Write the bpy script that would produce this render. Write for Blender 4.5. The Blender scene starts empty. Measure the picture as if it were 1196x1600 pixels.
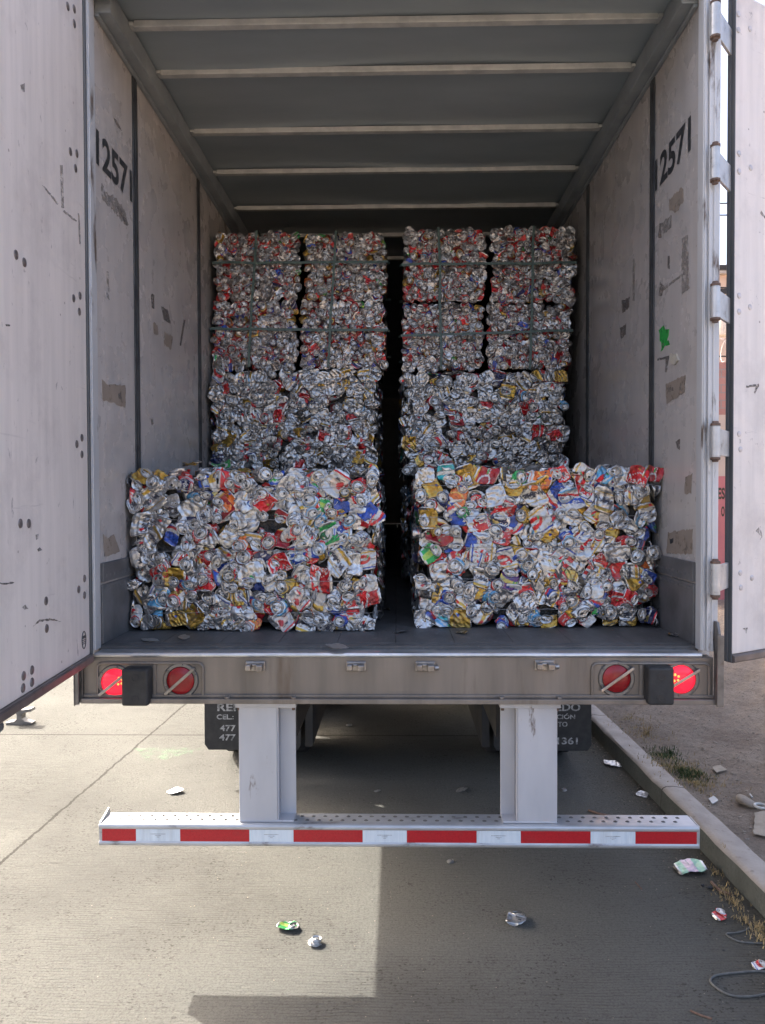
import bpy, bmesh, math, random
import numpy as np
from mathutils import Vector, Matrix
R_ = math.radians
sc = bpy.context.scene
COL = sc.collection
random.seed(7)
RNG = np.random.RandomState(11)

# ---------------------------------------------------------------- camera, sky, sun, exposure
F, CX, CY = 1200.0, 598.0, 800.0                 # focal length and centre in photograph pixels (1196 x 1600)
CAM = Vector((0.01, -3.08, 1.87))
YAW, PITCH, ROLL = 24 / F, 26 / F, 0.0035
cam_data = bpy.data.cameras.new('camera')
cam = bpy.data.objects.new('camera', cam_data)
COL.objects.link(cam)
cam_data.sensor_width = 36
cam_data.lens = 36 * F / 1600
cam_data.clip_end = 2000
cam_data.clip_start = 0.05
CAMROT = Matrix.Rotation(YAW, 3, 'Z') @ Matrix.Rotation(math.pi / 2 - PITCH, 3, 'X') @ Matrix.Rotation(-ROLL, 3, 'Z')
cam.matrix_world = Matrix.Translation(CAM) @ CAMROT.to_4x4()
sc.camera = cam

KX, KY = 1.02, 0.80                              # ground shift of a shadow per metre of height (to the right, to the camera)
to_sun = Vector((-KX, KY, 1)).normalized()
SUN_EL = math.asin(to_sun.z)
SUN_AZ = math.atan2(to_sun.x, to_sun.y)          # clockwise from +Y
world = bpy.data.worlds.new('World')
sc.world = world
world.use_nodes = True
wn = world.node_tree.nodes
sky = wn.new('ShaderNodeTexSky')
sky.sky_type = 'NISHITA'
sky.sun_disc = False
sky.sun_elevation = SUN_EL
sky.sun_rotation = SUN_AZ
sky.air_density = 0.65
sky.dust_density = 6.5
sky.ozone_density = 0.0
world.node_tree.links.new(sky.outputs[0], wn['Background'].inputs[0])
wn['Background'].inputs[1].default_value = 0.15
sun_data = bpy.data.lights.new('sun', 'SUN')
sun_data.energy = 3.1
sun_data.angle = R_(0.53)
sun_data.color = (1.0, 0.965, 0.90)
sun = bpy.data.objects.new('sun', sun_data)
COL.objects.link(sun)
sun.rotation_euler = to_sun.to_track_quat('Z', 'Y').to_euler()
sun.location = (-8, 5, 12)
sc.view_settings.view_transform = 'Standard'
sc.view_settings.look = 'None'
sc.view_settings.exposure = 2.22
sc.view_settings.gamma = 1
sc.cycles.max_bounces = 8
sc.cycles.diffuse_bounces = 4
sc.cycles.glossy_bounces = 4
sc.cycles.caustics_reflective = False
sc.cycles.caustics_refractive = False
sc.cycles.sample_clamp_indirect = 6

# ---------------------------------------------------------------- pixel -> place helpers (used only to measure the photograph)
def ray(px, py):
    return CAMROT @ Vector(((px - CX) / F, -(py - CY) / F, -1.0))
def atY(px, py, Y):
    d = ray(px, py); t = (Y - CAM.y) / d.y; return CAM + d * t
def atX(px, py, X):
    d = ray(px, py); t = (X - CAM.x) / d.x; return CAM + d * t
def atZ(px, py, Z=0.0):
    d = ray(px, py); t = (Z - CAM.z) / d.z; return CAM + d * t
def atplane(px, py, p0, n):
    d = ray(px, py); t = (Vector(p0) - CAM).dot(n) / d.dot(n); return CAM + d * t

# ---------------------------------------------------------------- object helpers
def props(o, label=None, cat=None, group=None, kind=None):
    for k, v in (('label', label), ('category', cat), ('group', group), ('kind', kind)):
        if v: o[k] = v
    return o
def empty(name, loc, label=None, cat=None, group=None):
    o = bpy.data.objects.new(name, None); COL.objects.link(o); o.location = loc
    o.empty_display_size = 0.05
    return props(o, label, cat, group)

class MB:
    """collects boxes, bars, tubes and sheets and links them as one mesh"""
    def __init__(s): s.v = []; s.f = []; s.m = []; s.mi = 0
    def add(s, vs, fs):
        n = len(s.v); s.v += [tuple(v) for v in vs]; s.f += [tuple(n + i for i in f) for f in fs]; s.m += [s.mi] * len(fs); return s
    def box(s, a, b):
        (x0, y0, z0), (x1, y1, z1) = [tuple(min(p) for p in zip(a, b)), tuple(max(p) for p in zip(a, b))]
        return s.add([(x0,y0,z0),(x1,y0,z0),(x1,y1,z0),(x0,y1,z0),(x0,y0,z1),(x1,y0,z1),(x1,y1,z1),(x0,y1,z1)],
                     [(0,3,2,1),(4,5,6,7),(0,1,5,4),(1,2,6,5),(2,3,7,6),(3,0,4,7)])
    def bar(s, p, q, w, h, up=(0, 0, 1)):
        p, q = Vector(p), Vector(q); d = (q - p).normalized(); u = Vector(up)
        if abs(d.dot(u)) > 0.99: u = Vector((0, 1, 0))
        a = d.cross(u).normalized(); b = a.cross(d)
        vs = [c + a * (i * w / 2) + b * (j * h / 2) for c in (p, q) for i, j in ((-1,-1),(1,-1),(1,1),(-1,1))]
        return s.add(vs, [(0,1,2,3)[::-1],(4,5,6,7),(0,1,5,4),(1,2,6,5),(2,3,7,6),(3,0,4,7)])
    def tube(s, pts, r, n=10, cap=True):
        pts = [Vector(p) for p in pts]; rs = r if isinstance(r, (list, tuple)) else [r] * len(pts)
        vs = []; a = None
        for i, p in enumerate(pts):
            d = (pts[min(i + 1, len(pts) - 1)] - pts[max(i - 1, 0)]).normalized()
            if a is None:
                a = d.orthogonal().normalized()
            else:
                a = (a - d * a.dot(d)).normalized()
            b = d.cross(a)
            vs += [p + (a * math.cos(t) + b * math.sin(t)) * rs[i] for t in [2 * math.pi * k / n for k in range(n)]]
        fs = [(i*n+k, i*n+(k+1)%n, (i+1)*n+(k+1)%n, (i+1)*n+k) for i in range(len(pts)-1) for k in range(n)]
        if cap: fs += [tuple(range(n))[::-1], tuple((len(pts)-1)*n + k for k in range(n))]
        return s.add(vs, fs)
    def lathe(s, c, axis, prof, n=32, close=True):
        """profile of (radius, height along axis)"""
        c = Vector(c); d = Vector(axis).normalized(); a = d.orthogonal().normalized(); b = d.cross(a)
        vs = [c + d * h + (a * math.cos(2*math.pi*k/n) + b * math.sin(2*math.pi*k/n)) * r for r, h in prof for k in range(n)]
        fs = [(i*n+k, i*n+(k+1)%n, (i+1)*n+(k+1)%n, (i+1)*n+k) for i in range(len(prof)-1) for k in range(n)]
        if close: fs += [tuple(range(n))[::-1], tuple((len(prof)-1)*n+k for k in range(n))]
        return s.add(vs, fs)
    def prism(s, poly, d):
        """polygon (list of 3-D points) pushed along vector d"""
        poly = [Vector(p) for p in poly]; d = Vector(d); n = len(poly)
        return s.add(poly + [p + d for p in poly],
                     [tuple(range(n))[::-1], tuple(range(n, 2*n))] + [(i, (i+1)%n, n+(i+1)%n, n+i) for i in range(n)])
    def build(s, name, mats, parent=None, bevel=0, smooth=False, seg=2):
        me = bpy.data.meshes.new(name); me.from_pydata(s.v, [], s.f)
        for m in (mats if isinstance(mats, (list, tuple)) else [mats]): me.materials.append(m)
        if len(me.materials) > 1: me.polygons.foreach_set('material_index', s.m)
        bm = bmesh.new(); bm.from_mesh(me); bmesh.ops.recalc_face_normals(bm, faces=bm.faces); bm.to_mesh(me); bm.free()
        if smooth: me.polygons.foreach_set('use_smooth', [True] * len(me.polygons))
        me.update()
        o = bpy.data.objects.new(name, me); COL.objects.link(o); o.parent = parent
        if bevel:
            b = o.modifiers.new('bevel', 'BEVEL'); b.width = bevel; b.segments = seg; b.limit_method = 'ANGLE'; b.angle_limit = R_(40)
            b.harden_normals = False
        if smooth and not bevel:
            me.set_sharp_from_angle(angle=R_(45))
        return o

# ---------------------------------------------------------------- materials
class NT:
    def __init__(s, name):
        s.m = bpy.data.materials.new(name); s.m.use_nodes = True; s.t = s.m.node_tree
        s.p = s.t.nodes['Principled BSDF']; s.out = s.t.nodes['Material Output']
    def n(s, typ, **kw):
        nd = s.t.nodes.new('ShaderNode' + typ)
        for k, v in kw.items():
            if k == 'ins':
                for a, b in v.items():
                    if hasattr(b, 'is_linked') or isinstance(b, bpy.types.NodeSocket): s.t.links.new(b, nd.inputs[a])
                    else: nd.inputs[a].default_value = b
            else: setattr(nd, k, v)
        return nd
    def set(s, k, v):
        if isinstance(v, bpy.types.NodeSocket): s.t.links.new(v, s.p.inputs[k])
        else: s.p.inputs[k].default_value = v
    def coord(s, scale=(1, 1, 1), kind='Object'):
        c = s.n('TexCoord'); mp = s.n('Mapping', ins={'Vector': c.outputs[kind], 'Scale': scale}); return mp.outputs[0]
    def noise(s, v, scale, detail=4, rough=0.55, dist=0.0):
        return s.n('TexNoise', ins={'Vector': v, 'Scale': scale, 'Detail': detail, 'Roughness': rough, 'Distortion': dist}).outputs['Fac']
    def ramp(s, f, a, b, ca=(0, 0, 0, 1), cb=(1, 1, 1, 1)):
        r = s.n('ValToRGB', ins={'Fac': f}); e = r.color_ramp.elements
        e[0].position = a; e[1].position = b; e[0].color = ca; e[1].color = cb; return r.outputs[0]
    def mix(s, f, a, b, mode='MIX'):
        x = s.n('Mix', data_type='RGBA', blend_type=mode)
        for k, v in ((0, f), (6, a), (7, b)):
            if isinstance(v, bpy.types.NodeSocket): s.t.links.new(v, x.inputs[k])
            else: x.inputs[k].default_value = v if k == 0 else (*v[:3], 1)
        return x.outputs[2]
    def math(s, op, a, b=0.0, c=0.0):
        x = s.n('Math', operation=op)
        for i, v in enumerate((a, b, c)):
            if isinstance(v, bpy.types.NodeSocket): s.t.links.new(v, x.inputs[i])
            else: x.inputs[i].default_value = v
        return x.outputs[0]
    def bump(s, h, dist, strength=1.0, prev=None):
        ins = {'Height': h, 'Distance': dist, 'Strength': strength}
        if prev is not None: ins['Normal'] = prev
        return s.n('Bump', ins=ins).outputs[0]

def simple(name, c, c2=None, rough=0.5, metal=0.0, scale=8, lo=0.4, hi=0.65, stretch=(1, 1, 1), bump=0.0, bscale=60, spec=0.5, dirt=None, dscale=3, dlo=0.6, dhi=0.75):
    t = NT(name); v = t.coord(stretch)
    col = t.mix(t.ramp(t.noise(v, scale), lo, hi), c, c2 or [x * 0.85 for x in c])
    if dirt:
        col = t.mix(t.ramp(t.noise(v, dscale, 8, 0.65), dlo, dhi), col, dirt)
    t.set('Base Color', col); t.set('Metallic', metal); t.set('Specular IOR Level', spec)
    t.set('Roughness', t.n('MapRange', ins={0: t.noise(v, scale * 2.3), 3: max(0.03, rough - 0.08), 4: rough + 0.08}).outputs[0])
    if bump: t.set('Normal', t.bump(t.noise(v, bscale, 5), bump))
    return t.m

def wall_mat(name, c, scuff, rust, rough):
    """sprayed liner panel: faint vertical streaks, scuffs and spots, softly glossy"""
    t = NT(name); v = t.coord()
    vs = t.coord((1, 1, 0.08))
    col = t.mix(t.ramp(t.noise(vs, 22, 4), 0.35, 0.7), c, [x * 0.88 for x in c])
    col = t.mix(t.math('MULTIPLY', t.ramp(t.noise(v, 2.2, 8, 0.7), 0.5, 0.78), 0.55), col, scuff)
    vd = t.coord((1, 3, 1.4))
    col = t.mix(t.math('MULTIPLY', t.ramp(t.noise(vd, 9, 9, 0.72, 0.6), 0.63, 0.67), 0.75), col, scuff)
    vh = t.coord((1, 0.9, 16))
    col = t.mix(t.math('MULTIPLY', t.math('MULTIPLY', t.ramp(t.noise(vh, 2.6, 6, .7, .3), 0.62, 0.70), t.ramp(t.noise(v, 3.5, 4), .45, .6)), 0.5), col, scuff)
    vor = t.n('TexVoronoi', ins={'Vector': v, 'Scale': 9.0, 'Randomness': 1.0}).outputs['Distance']
    col = t.mix(t.math('MULTIPLY', t.math('LESS_THAN', vor, 0.045), 0.6), col, rust)
    t.set('Base Color', col); t.set('Roughness', t.n('MapRange', ins={0: t.noise(v, 5, 6), 3: rough - 0.1, 4: rough + 0.14}).outputs[0])
    t.set('Normal', t.bump(t.noise(v, 7, 3), 0.004, 0.5, t.bump(t.noise(v, 120, 3), 0.0006, 0.5)))
    return t.m

M = {}
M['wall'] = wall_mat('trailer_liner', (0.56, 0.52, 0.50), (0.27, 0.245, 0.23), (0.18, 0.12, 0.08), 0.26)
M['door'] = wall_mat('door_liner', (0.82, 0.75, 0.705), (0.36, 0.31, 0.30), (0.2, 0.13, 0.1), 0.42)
M['kick'] = simple('kick_plate', (0.20, 0.20, 0.205), (0.11, 0.11, 0.115), 0.5, 0.3, 6, 0.35, 0.7, bump=0.001, bscale=40)
M['seam'] = simple('dark_seam_strip', (0.085, 0.09, 0.095), (0.05, 0.05, 0.055), 0.5, 0.4, 14)
M['ceiling'] = simple('roof_sheet', (0.38, 0.43, 0.46), (0.30, 0.345, 0.375), 0.42, 0.25, 2.5, 0.3, 0.75, stretch=(0.4, 1.6, 1), bump=0.004, bscale=3)
M['rail'] = simple('roof_rail', (0.33, 0.36, 0.38), (0.26, 0.285, 0.305), 0.5, 0.2, 6)
M['bow'] = simple('roof_bow', (0.66, 0.65, 0.62), (0.52, 0.52, 0.50), 0.5, 0.35, 12)
M['floor'] = simple('trailer_floor', (0.115, 0.113, 0.112), (0.07, 0.07, 0.07), 0.55, 0.0, 5, 0.35, 0.7, stretch=(2.5, 1, 1), bump=0.002, bscale=30, dirt=(0.19, 0.185, 0.18), dscale=16, dlo=0.6, dhi=0.72)
M['lip'] = simple('polished_lip', (0.72, 0.72, 0.73), (0.5, 0.5, 0.5), 0.32, 0.8, 20, stretch=(0.3, 1, 1))
M['steel'] = simple('stained_stainless_sill', (0.27, 0.235, 0.205), (0.18, 0.158, 0.138), 0.45, 0.5, 9, 0.35, 0.7, stretch=(1, 1, 0.12), bump=0.0006, bscale=30, dirt=(0.12, 0.085, 0.06), dscale=6, dlo=0.55, dhi=0.75)
M['steel_dark'] = simple('dirty_steel', (0.24, 0.225, 0.21), (0.15, 0.14, 0.13), 0.45, 0.6, 14, dirt=(0.12, 0.08, 0.06), dscale=9)
M['chrome'] = simple('worn_chrome', (0.42, 0.39, 0.37), (0.24, 0.22, 0.21), 0.34, 0.9, 20)
M['postw'] = simple('worn_white_post', (0.60, 0.60, 0.61), (0.48, 0.485, 0.50), 0.42, 0.1, 6, stretch=(1, 1, 0.2), bump=0.0008, bscale=40, dirt=(0.13, 0.095, 0.075), dscale=13, dlo=0.58, dhi=0.66)
M['guard'] = simple('white_guard_paint', (0.56, 0.555, 0.575), (0.48, 0.475, 0.495), 0.4, 0.15, 5, stretch=(1, 1, 0.3), bump=0.0006, bscale=50, dirt=(0.20, 0.16, 0.14), dscale=12, dlo=0.635, dhi=0.69)
M['galv'] = simple('galvanised_bar', (0.56, 0.56, 0.565), (0.44, 0.44, 0.445), 0.38, 0.45, 18, stretch=(0.4, 1, 1), bump=0.0008, bscale=60, dirt=(0.19, 0.155, 0.135), dscale=18, dlo=0.60, dhi=0.70)
M['rubber'] = simple('black_rubber', (0.022, 0.022, 0.023), (0.035, 0.034, 0.034), 0.62, 0, 20, bump=0.0008, bscale=90)
M['tyre'] = simple('tyre_rubber', (0.025, 0.025, 0.026), (0.05, 0.047, 0.045), 0.8, 0, 12, bump=0.002, bscale=70)
M['under'] = simple('chassis_black', (0.028, 0.028, 0.03), (0.045, 0.04, 0.036), 0.7, 0.1, 8)
M['gasket'] = simple('door_gasket', (0.07, 0.075, 0.08), (0.12, 0.125, 0.13), 0.5, 0, 10, stretch=(1, 1, 0.1))
M['brownrail'] = simple('grimy_door_rail', (0.20, 0.165, 0.155), (0.13, 0.105, 0.095), 0.42, 0.25, 8, dirt=(0.1, 0.06, 0.05), dscale=12)
M['bolt'] = simple('bolt_head', (0.27, 0.24, 0.235), (0.17, 0.145, 0.14), 0.4, 0.6, 60)
M['rivet'] = simple('painted_rivet', (0.62, 0.58, 0.59), (0.5, 0.46, 0.46), 0.35, 0.2, 60)
M['rust'] = simple('rusty_iron', (0.12, 0.08, 0.065), (0.2, 0.13, 0.1), 0.65, 0.3, 40)
M['ink'] = simple('stencil_ink', (0.035, 0.038, 0.042), (0.09, 0.09, 0.095), 0.5, 0, 40, 0.5, 0.7)
M['greyink'] = simple('faded_flap_paint', (0.42, 0.42, 0.42), (0.16, 0.16, 0.16), 0.6, 0, 55, 0.42, 0.62)
M['tan'] = simple('peeled_tape_residue', (0.36, 0.305, 0.26), (0.27, 0.225, 0.19), 0.6, 0, 18, 0.4, 0.6)
M['scuff'] = simple('dark_scuff', (0.16, 0.14, 0.13), (0.24, 0.21, 0.2), 0.6, 0, 30)
M['palescuff'] = simple('pale_residue', (0.44, 0.41, 0.39), (0.34, 0.315, 0.3), 0.6, 0, 25)
M['greenpaint'] = simple('green_spray', (0.02, 0.42, 0.06), (0.03, 0.3, 0.07), 0.5, 0, 30)
M['cream'] = simple('cream_blob', (0.6, 0.56, 0.47), (0.5, 0.46, 0.4), 0.6, 0, 30)
M['outer'] = simple('trailer_outside', (0.62, 0.62, 0.62), (0.54, 0.54, 0.54), 0.4, 0.1, 3)
M['strap'] = simple('green_plastic_strap', (0.10, 0.15, 0.13), (0.07, 0.105, 0.092), 0.4, 0, 30)
M['wire'] = simple('baling_wire', (0.40, 0.39, 0.38), (0.22, 0.2, 0.19), 0.35, 0.9, 50)
M['core'] = simple('crushed_scrap_core', (0.05, 0.05, 0.052), (0.1, 0.095, 0.09), 0.5, 0.6, 30, bump=0.02, bscale=25)
M['redtape'] = simple('red_reflective_tape', (0.50, 0.018, 0.025), (0.43, 0.016, 0.022), 0.3, 0, 120, dirt=(0.30, 0.05, 0.045), dscale=10, dlo=.56, dhi=.8)
M['whitetape'] = simple('white_reflective_tape', (0.72, 0.77, 0.80), (0.64, 0.70, 0.74), 0.3, 0, 90, stretch=(1, 1, 0.1), dirt=(0.46, 0.48, 0.48), dscale=10, dlo=.56, dhi=.8)
M['reddim'] = simple('red_lamp_lens', (0.30, 0.012, 0.016), (0.24, 0.01, 0.012), 0.12, 0, 40, bump=0.0006, bscale=220)
def emit(name, c, s):
    t = NT(name); t.set('Base Color', (c[0] * 0.6, c[1], c[2], 1)); t.set('Emission Color', (*c, 1)); t.set('Emission Strength', s); t.set('Roughness', 0.15); return t.m
M['redlit'] = emit('lit_red_lens', (1.0, 0.012, 0.03), 0.42)
M['bulb'] = emit('lamp_filament', (1.0, 0.22, 0.05), 0.75)

def soft(name, c, c2, scale, lo, hi, most=1.0):
    """worn-through residue: the marks break up where the noise is low"""
    t = NT(name); v = t.coord(); f = t.math('MULTIPLY', t.ramp(t.noise(v, scale, 8, .7), lo, hi), most)
    tr = t.n('BsdfTransparent'); mx = t.n('MixShader', ins={0: f}); t.t.links.new(tr.outputs[0], mx.inputs[1]); t.t.links.new(t.p.outputs[0], mx.inputs[2]); t.t.links.new(mx.outputs[0], t.out.inputs[0])
    t.set('Base Color', t.mix(t.noise(v, scale*.6), c, c2)); t.set('Roughness', .6); return t.m
M['tan'] = soft('peeled_tape_residue', (0.38, 0.315, 0.265), (0.25, 0.205, 0.17), 16, 0.30, 0.46)
M['scuff'] = soft('dark_scuff', (0.15, 0.13, 0.12), (0.24, 0.21, 0.2), 45, 0.36, 0.62, .85)
M['palescuff'] = soft('pale_residue', (0.40, 0.36, 0.33), (0.28, 0.25, 0.235), 26, 0.40, 0.62, .8)
M['greenpaint'] = soft('green_spray', (0.02, 0.42, 0.06), (0.03, 0.30, 0.07), 40, 0.34, 0.5)

# ---------------------------------------------------------------- lettering
_glyph = {}
def text2d(body, bold=0.0, shear=0.0):
    key = (body, bold, shear)
    if key not in _glyph:
        cu = bpy.data.curves.new('lettering', 'FONT'); cu.body = body; cu.offset = bold; cu.shear = shear; cu.resolution_u = 4
        ob = bpy.data.objects.new('lettering', cu); COL.objects.link(ob)
        bpy.context.view_layer.update()
        me = ob.to_mesh()
        v = np.array([p.co[:2] for p in me.vertices]); me.calc_loop_triangles()
        f = [tuple(t.vertices) for t in me.loop_triangles]
        ob.to_mesh_clear(); bpy.data.objects.remove(ob); bpy.data.curves.remove(cu)
        v = (v - v.min(0)) / np.ptp(v, 0)
        _glyph[key] = (v, f)
    return _glyph[key]
def letters(mb, body, o, u, v, w, h, bold=0.0, shear=0.0, n=None, thick=0.0012):
    p, f = text2d(body, bold, shear)
    o, u, v = Vector(o), Vector(u).normalized(), Vector(v).normalized()
    nn = u.cross(v) * thick
    mb.add([o + u * (a * w) + v * (b * h) + nn for a, b in p], f)

# ---------------------------------------------------------------- the trailer
S0 = 3.08 / F
X0 = lambda px, py=1062: atY(px, py, 0).x
Z0 = lambda py, px=622: atY(px, py, 0).z
FLOOR = 1.252
WX = 1.235                                        # inside face of the side walls
LEN = 13.6
trailer = empty('semi_trailer', (0, 0, 0), 'grey box semi trailer with both rear doors swung open, loaded with baled cans', 'trailer')

for s in (-1, 1):
    MB().box((s*1.292, 0.1, 1.185), (s*1.262, LEN, 4.02)).build('side_wall', M['outer'], trailer)
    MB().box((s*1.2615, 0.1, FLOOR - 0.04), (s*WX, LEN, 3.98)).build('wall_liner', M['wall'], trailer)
    mb = MB(); mb.box((s*(WX-0.0005), 0.1, 3.86), (s*1.165, LEN, 3.957)); mb.box((s*(WX-0.0005), 0.1, 3.845), (s*1.215, LEN, 3.8595))
    mb.build('roof_rail', M['rail'], trailer, bevel=0.004)
    seams = [0.545 + 1.165*i if s < 0 else 0.62 + 1.25*i for i in range(7)]
    for y in seams:
        m = MB(); m.box((s*(WX-0.0004), y, FLOOR + 0.36), (s*(WX-0.007), y+0.062, 3.844)); m.box((s*(WX-0.0068), y+0.022, FLOOR+0.36), (s*(WX-0.010), y+0.040, 3.844))
        m.build('seam_strip', M['seam'], trailer, bevel=0.002)
    m = MB(); m.box((s*(WX-0.0004), 0.1, FLOOR), (s*(WX-0.010), LEN, 1.50)); m.box((s*(WX-0.0004), 0.1, 1.51), (s*(WX-0.014), LEN, 1.59))
    for i in range(60):
        y = 0.13 + i*0.045
        m.box((s*(WX-0.0135), y, 1.53), (s*(WX-0.0165), y+0.016, 1.542)); m.box((s*(WX-0.0095), y, 1.475), (s*(WX-0.0125), y+0.016, 1.487))
    m.build('kick_plate', M['kick'], trailer, bevel=0.002)
# roof, bows, front wall, floor
MB().box((-1.27, 0.06, 3.99), (1.27, LEN, 4.06)).build('roof', M['outer'], trailer, bevel=0.01)
n = 40
m = MB()
xs = np.linspace(-1.2345, 1.2345, 25); ys = np.linspace(0.08, LEN, 161)
zz = [[3.965 + 0.006*math.sin(3.1*x + 1.7*y) + 0.005*math.sin(9*y + x*2) for x in xs] for y in ys]
m.add([(x, y, zz[j][i]) for j, y in enumerate(ys) for i, x in enumerate(xs)],
      [(j*25+i, j*25+25+i, j*25+26+i, j*25+i+1) for j in range(160) for i in range(24)])
m.build('ceiling_sheet', M['ceiling'], trailer, smooth=True)
bow_y = [0.335, 0.72, 1.33, 1.88, 2.50] + [3.1, 3.7]
for i, y in enumerate(bow_y):
    m = MB(); m.box((-1.145, y-0.019, 3.932), (1.145, y+0.019, 3.944)); m.box((-1.145, y-0.016, 3.9438), (1.145, y-0.012, 3.962)); m.box((-1.145, y+0.012, 3.9438), (1.145, y+0.016, 3.962))
    m.box((-1.164, y-0.028, 3.936), (-1.1448, y+0.028, 3.950)); m.box((1.1448, y-0.028, 3.936), (1.164, y+0.028, 3.950))
    m.build('roof_bow', M['bow'], trailer, bevel=0.002)
MB().box((-1.23, LEN-0.05, FLOOR), (1.23, LEN, 3.98)).build('front_wall', M['wall'], trailer)
m = MB()
for i in range(10):
    x = -1.2340 + i*0.2468; m.box((x, 0.125, FLOOR-0.04), (x+0.2452, LEN-0.06, FLOOR))
m.box((-1.2340, 0.07, FLOOR-0.04), (1.2340, 0.1235, FLOOR-0.002))
m.build('floor', M['floor'], trailer, bevel=0.0012)
# rear frame
for s in (-1, 1):
    m = MB(); m.box((s*1.222, 0.012, 1.2425), (s*1.242, 0.07, 4.02)); m.box((s*1.2422, 0.0, 1.2425), (s*1.285, 0.099, 4.02)); m.box((s*1.226, 0.005, 1.2425), (s*1.232, 0.0118, 4.02))
    m.box((s*1.258, -0.006, 1.2425), (s*1.266, -0.0002, 4.02))
    m.build('rear_post', M['postw'], trailer, bevel=0.003)
MB().box((-1.2215, 0.0, 3.89), (1.2215, 0.059, 4.05)).build('rear_header', M['postw'], trailer, bevel=0.004)
# sill
m = MB(); m.box((-1.268, 0.0, 1.056), (1.268, 0.065, 1.2175)); m.box((-1.268, -0.032, 1.036), (1.268, 0.065, 1.0555)); m.box((-1.268, -0.010, 1.0558), (1.268, -0.0002, 1.068))
for px in (357, 460, 783, 873):
    m.lathe((X0(px), -0.021, 1.0555), (0, 0, 1), [(0.012, 0), (0.012, 0.008), (0.007, 0.010)], 6)
sill = m.build('rear_sill', M['steel'], trailer, bevel=0.002)
m = MB(); m.tube([(-1.221, -0.003, 1.228), (1.221, -0.003, 1.228)], 0.0085, 10); m.box((-1.2205, -0.003, 1.2178), (1.2205, 0.069, 1.2365))
m.build('threshold_strip', M['lip'], trailer, bevel=0.002)
m = MB(); m.prism([(-1.288, -0.045, 1.03), (-1.288, 0.09, 1.03), (-1.288, 0.09, 1.23), (-1.288, -0.045, 1.21)], (-0.004, 0, 0)); m.box((-1.2878, -0.012, 1.034), (-1.2683, -0.002, 1.20)); m.box((-1.2878, -0.043, 1.034), (-1.272, -0.0325, 1.20))
m.build('side_plate', M['steel_dark'], trailer, bevel=0.002)
m = MB(); m.prism([(1.2685, -0.048, 1.032), (1.2685, -0.0005, 1.032), (1.2685, -0.0005, 1.365), (1.2685, -0.03, 1.365), (1.2685, -0.048, 1.32)], (0.010, 0, 0))
m.prism([(1.262, -0.0485, 1.033), (1.262, -0.0485, 1.315), (1.288, -0.0485, 1.315), (1.288, -0.0485, 1.033)], (0, -0.006, 0))
m.build('side_plate', M['steel_dark'], trailer, bevel=0.002)

def lamp_frame(x0, x1, xm):
    z0, z1, r = Z0(1094), Z0(1036), 0.022
    pts = [(x0, z0), (x0, z1 - r)] + [(x0 + r - r*math.cos(a), z1 - r + r*math.sin(a)) for a in (0.5, 1.07)] + [(x0 + r, z1), (x1 - r, z1)] + \
          [(x1 - r + r*math.sin(a), z1 - r + r*math.cos(a)) for a in (0.5, 1.07)] + [(x1, z1 - r), (x1, z0)]
    m = MB(); m.tube([(a, -0.004, b) for a, b in pts], 0.006, 8); m.box((xm - 0.006, -0.008, z0), (xm + 0.006, -0.0003, z1 - 0.006))
    m.build('lamp_frame', M['steel'], trailer)
lamp_frame(X0(153), X0(318), X0(243)); lamp_frame(X0(925), X0(1108), X0(1001))

def tail_lamp(px, py, lit, ang):
    x, z = X0(px), Z0(py, px); Y = -0.0004
    m = MB(); m.lathe((x, Y, z), (0, -1, 0), [(0.073, 0), (0.073, 0.004), (0.069, 0.008), (0.058, 0.008), (0.056, 0.003), (0.055, 0.0)], 40, close=False)
    for k in range(6):
        a = k*math.pi/3 + 0.4; m.lathe((x + 0.065*math.cos(a), Y-0.008, z + 0.065*math.sin(a)), (0, -1, 0), [(0.0045, 0), (0.0045, 0.002), (0.003, 0.004)], 8)
    hs = m.build('tail_lamp', M['steel_dark'], trailer, smooth=True)
    hs['label'] = 'lit red tail lamp beside the rubber block' if lit else 'unlit dark red tail lamp'
    m = MB(); m.lathe((x, Y-0.001, z), (0, -1, 0), [(0.0555, 0.0), (0.0545, 0.006), (0.045, 0.0115), (0.03, 0.015), (0.014, 0.0165), (0.002, 0.017)], 40, close=False)
    m.lathe((x, Y, z), (0, -1, 0), [(0.0558, 0.0), (0.002, 0.0005)], 40, close=False)
    m.build('lens', M['redlit'] if lit else M['reddim'], hs, smooth=True)
    d = Vector((math.cos(ang), 0, math.sin(ang)))
    c = Vector((x, Y - 0.0225, z))
    m = MB(); m.bar(c - d*0.078, c + d*0.078, 0.012, 0.004, up=(0, 1, 0))
    m.bar(c - d*0.075 + Vector((0, 0.0135, 0)), c - d*0.075, 0.011, 0.011); m.bar(c + d*0.075 + Vector((0, 0.0135, 0)), c + d*0.075, 0.011, 0.011)
    m.build('guard_bar', M['chrome'], hs, bevel=0.0015)
    if lit:
        m = MB(); bx = x + (0.022 if px < 600 else -0.026)
        for k in range(5):
            a = 0.5 + k*1.256; rr = 0.013
            m.lathe((bx + rr*math.cos(a), Y-0.0155, z + 0.008 + rr*math.sin(a)), (0, -1, 0), [(0.006, 0), (0.004, 0.003), (0.001, 0.004)], 8)
        m.build('bulb', M['bulb'], hs, smooth=True)
tail_lamp(181, 1066, True, 0.68); tail_lamp(283, 1063, False, 0.72); tail_lamp(963, 1060, False, 0.62); tail_lamp(1064, 1061, True, 0.55)
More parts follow.
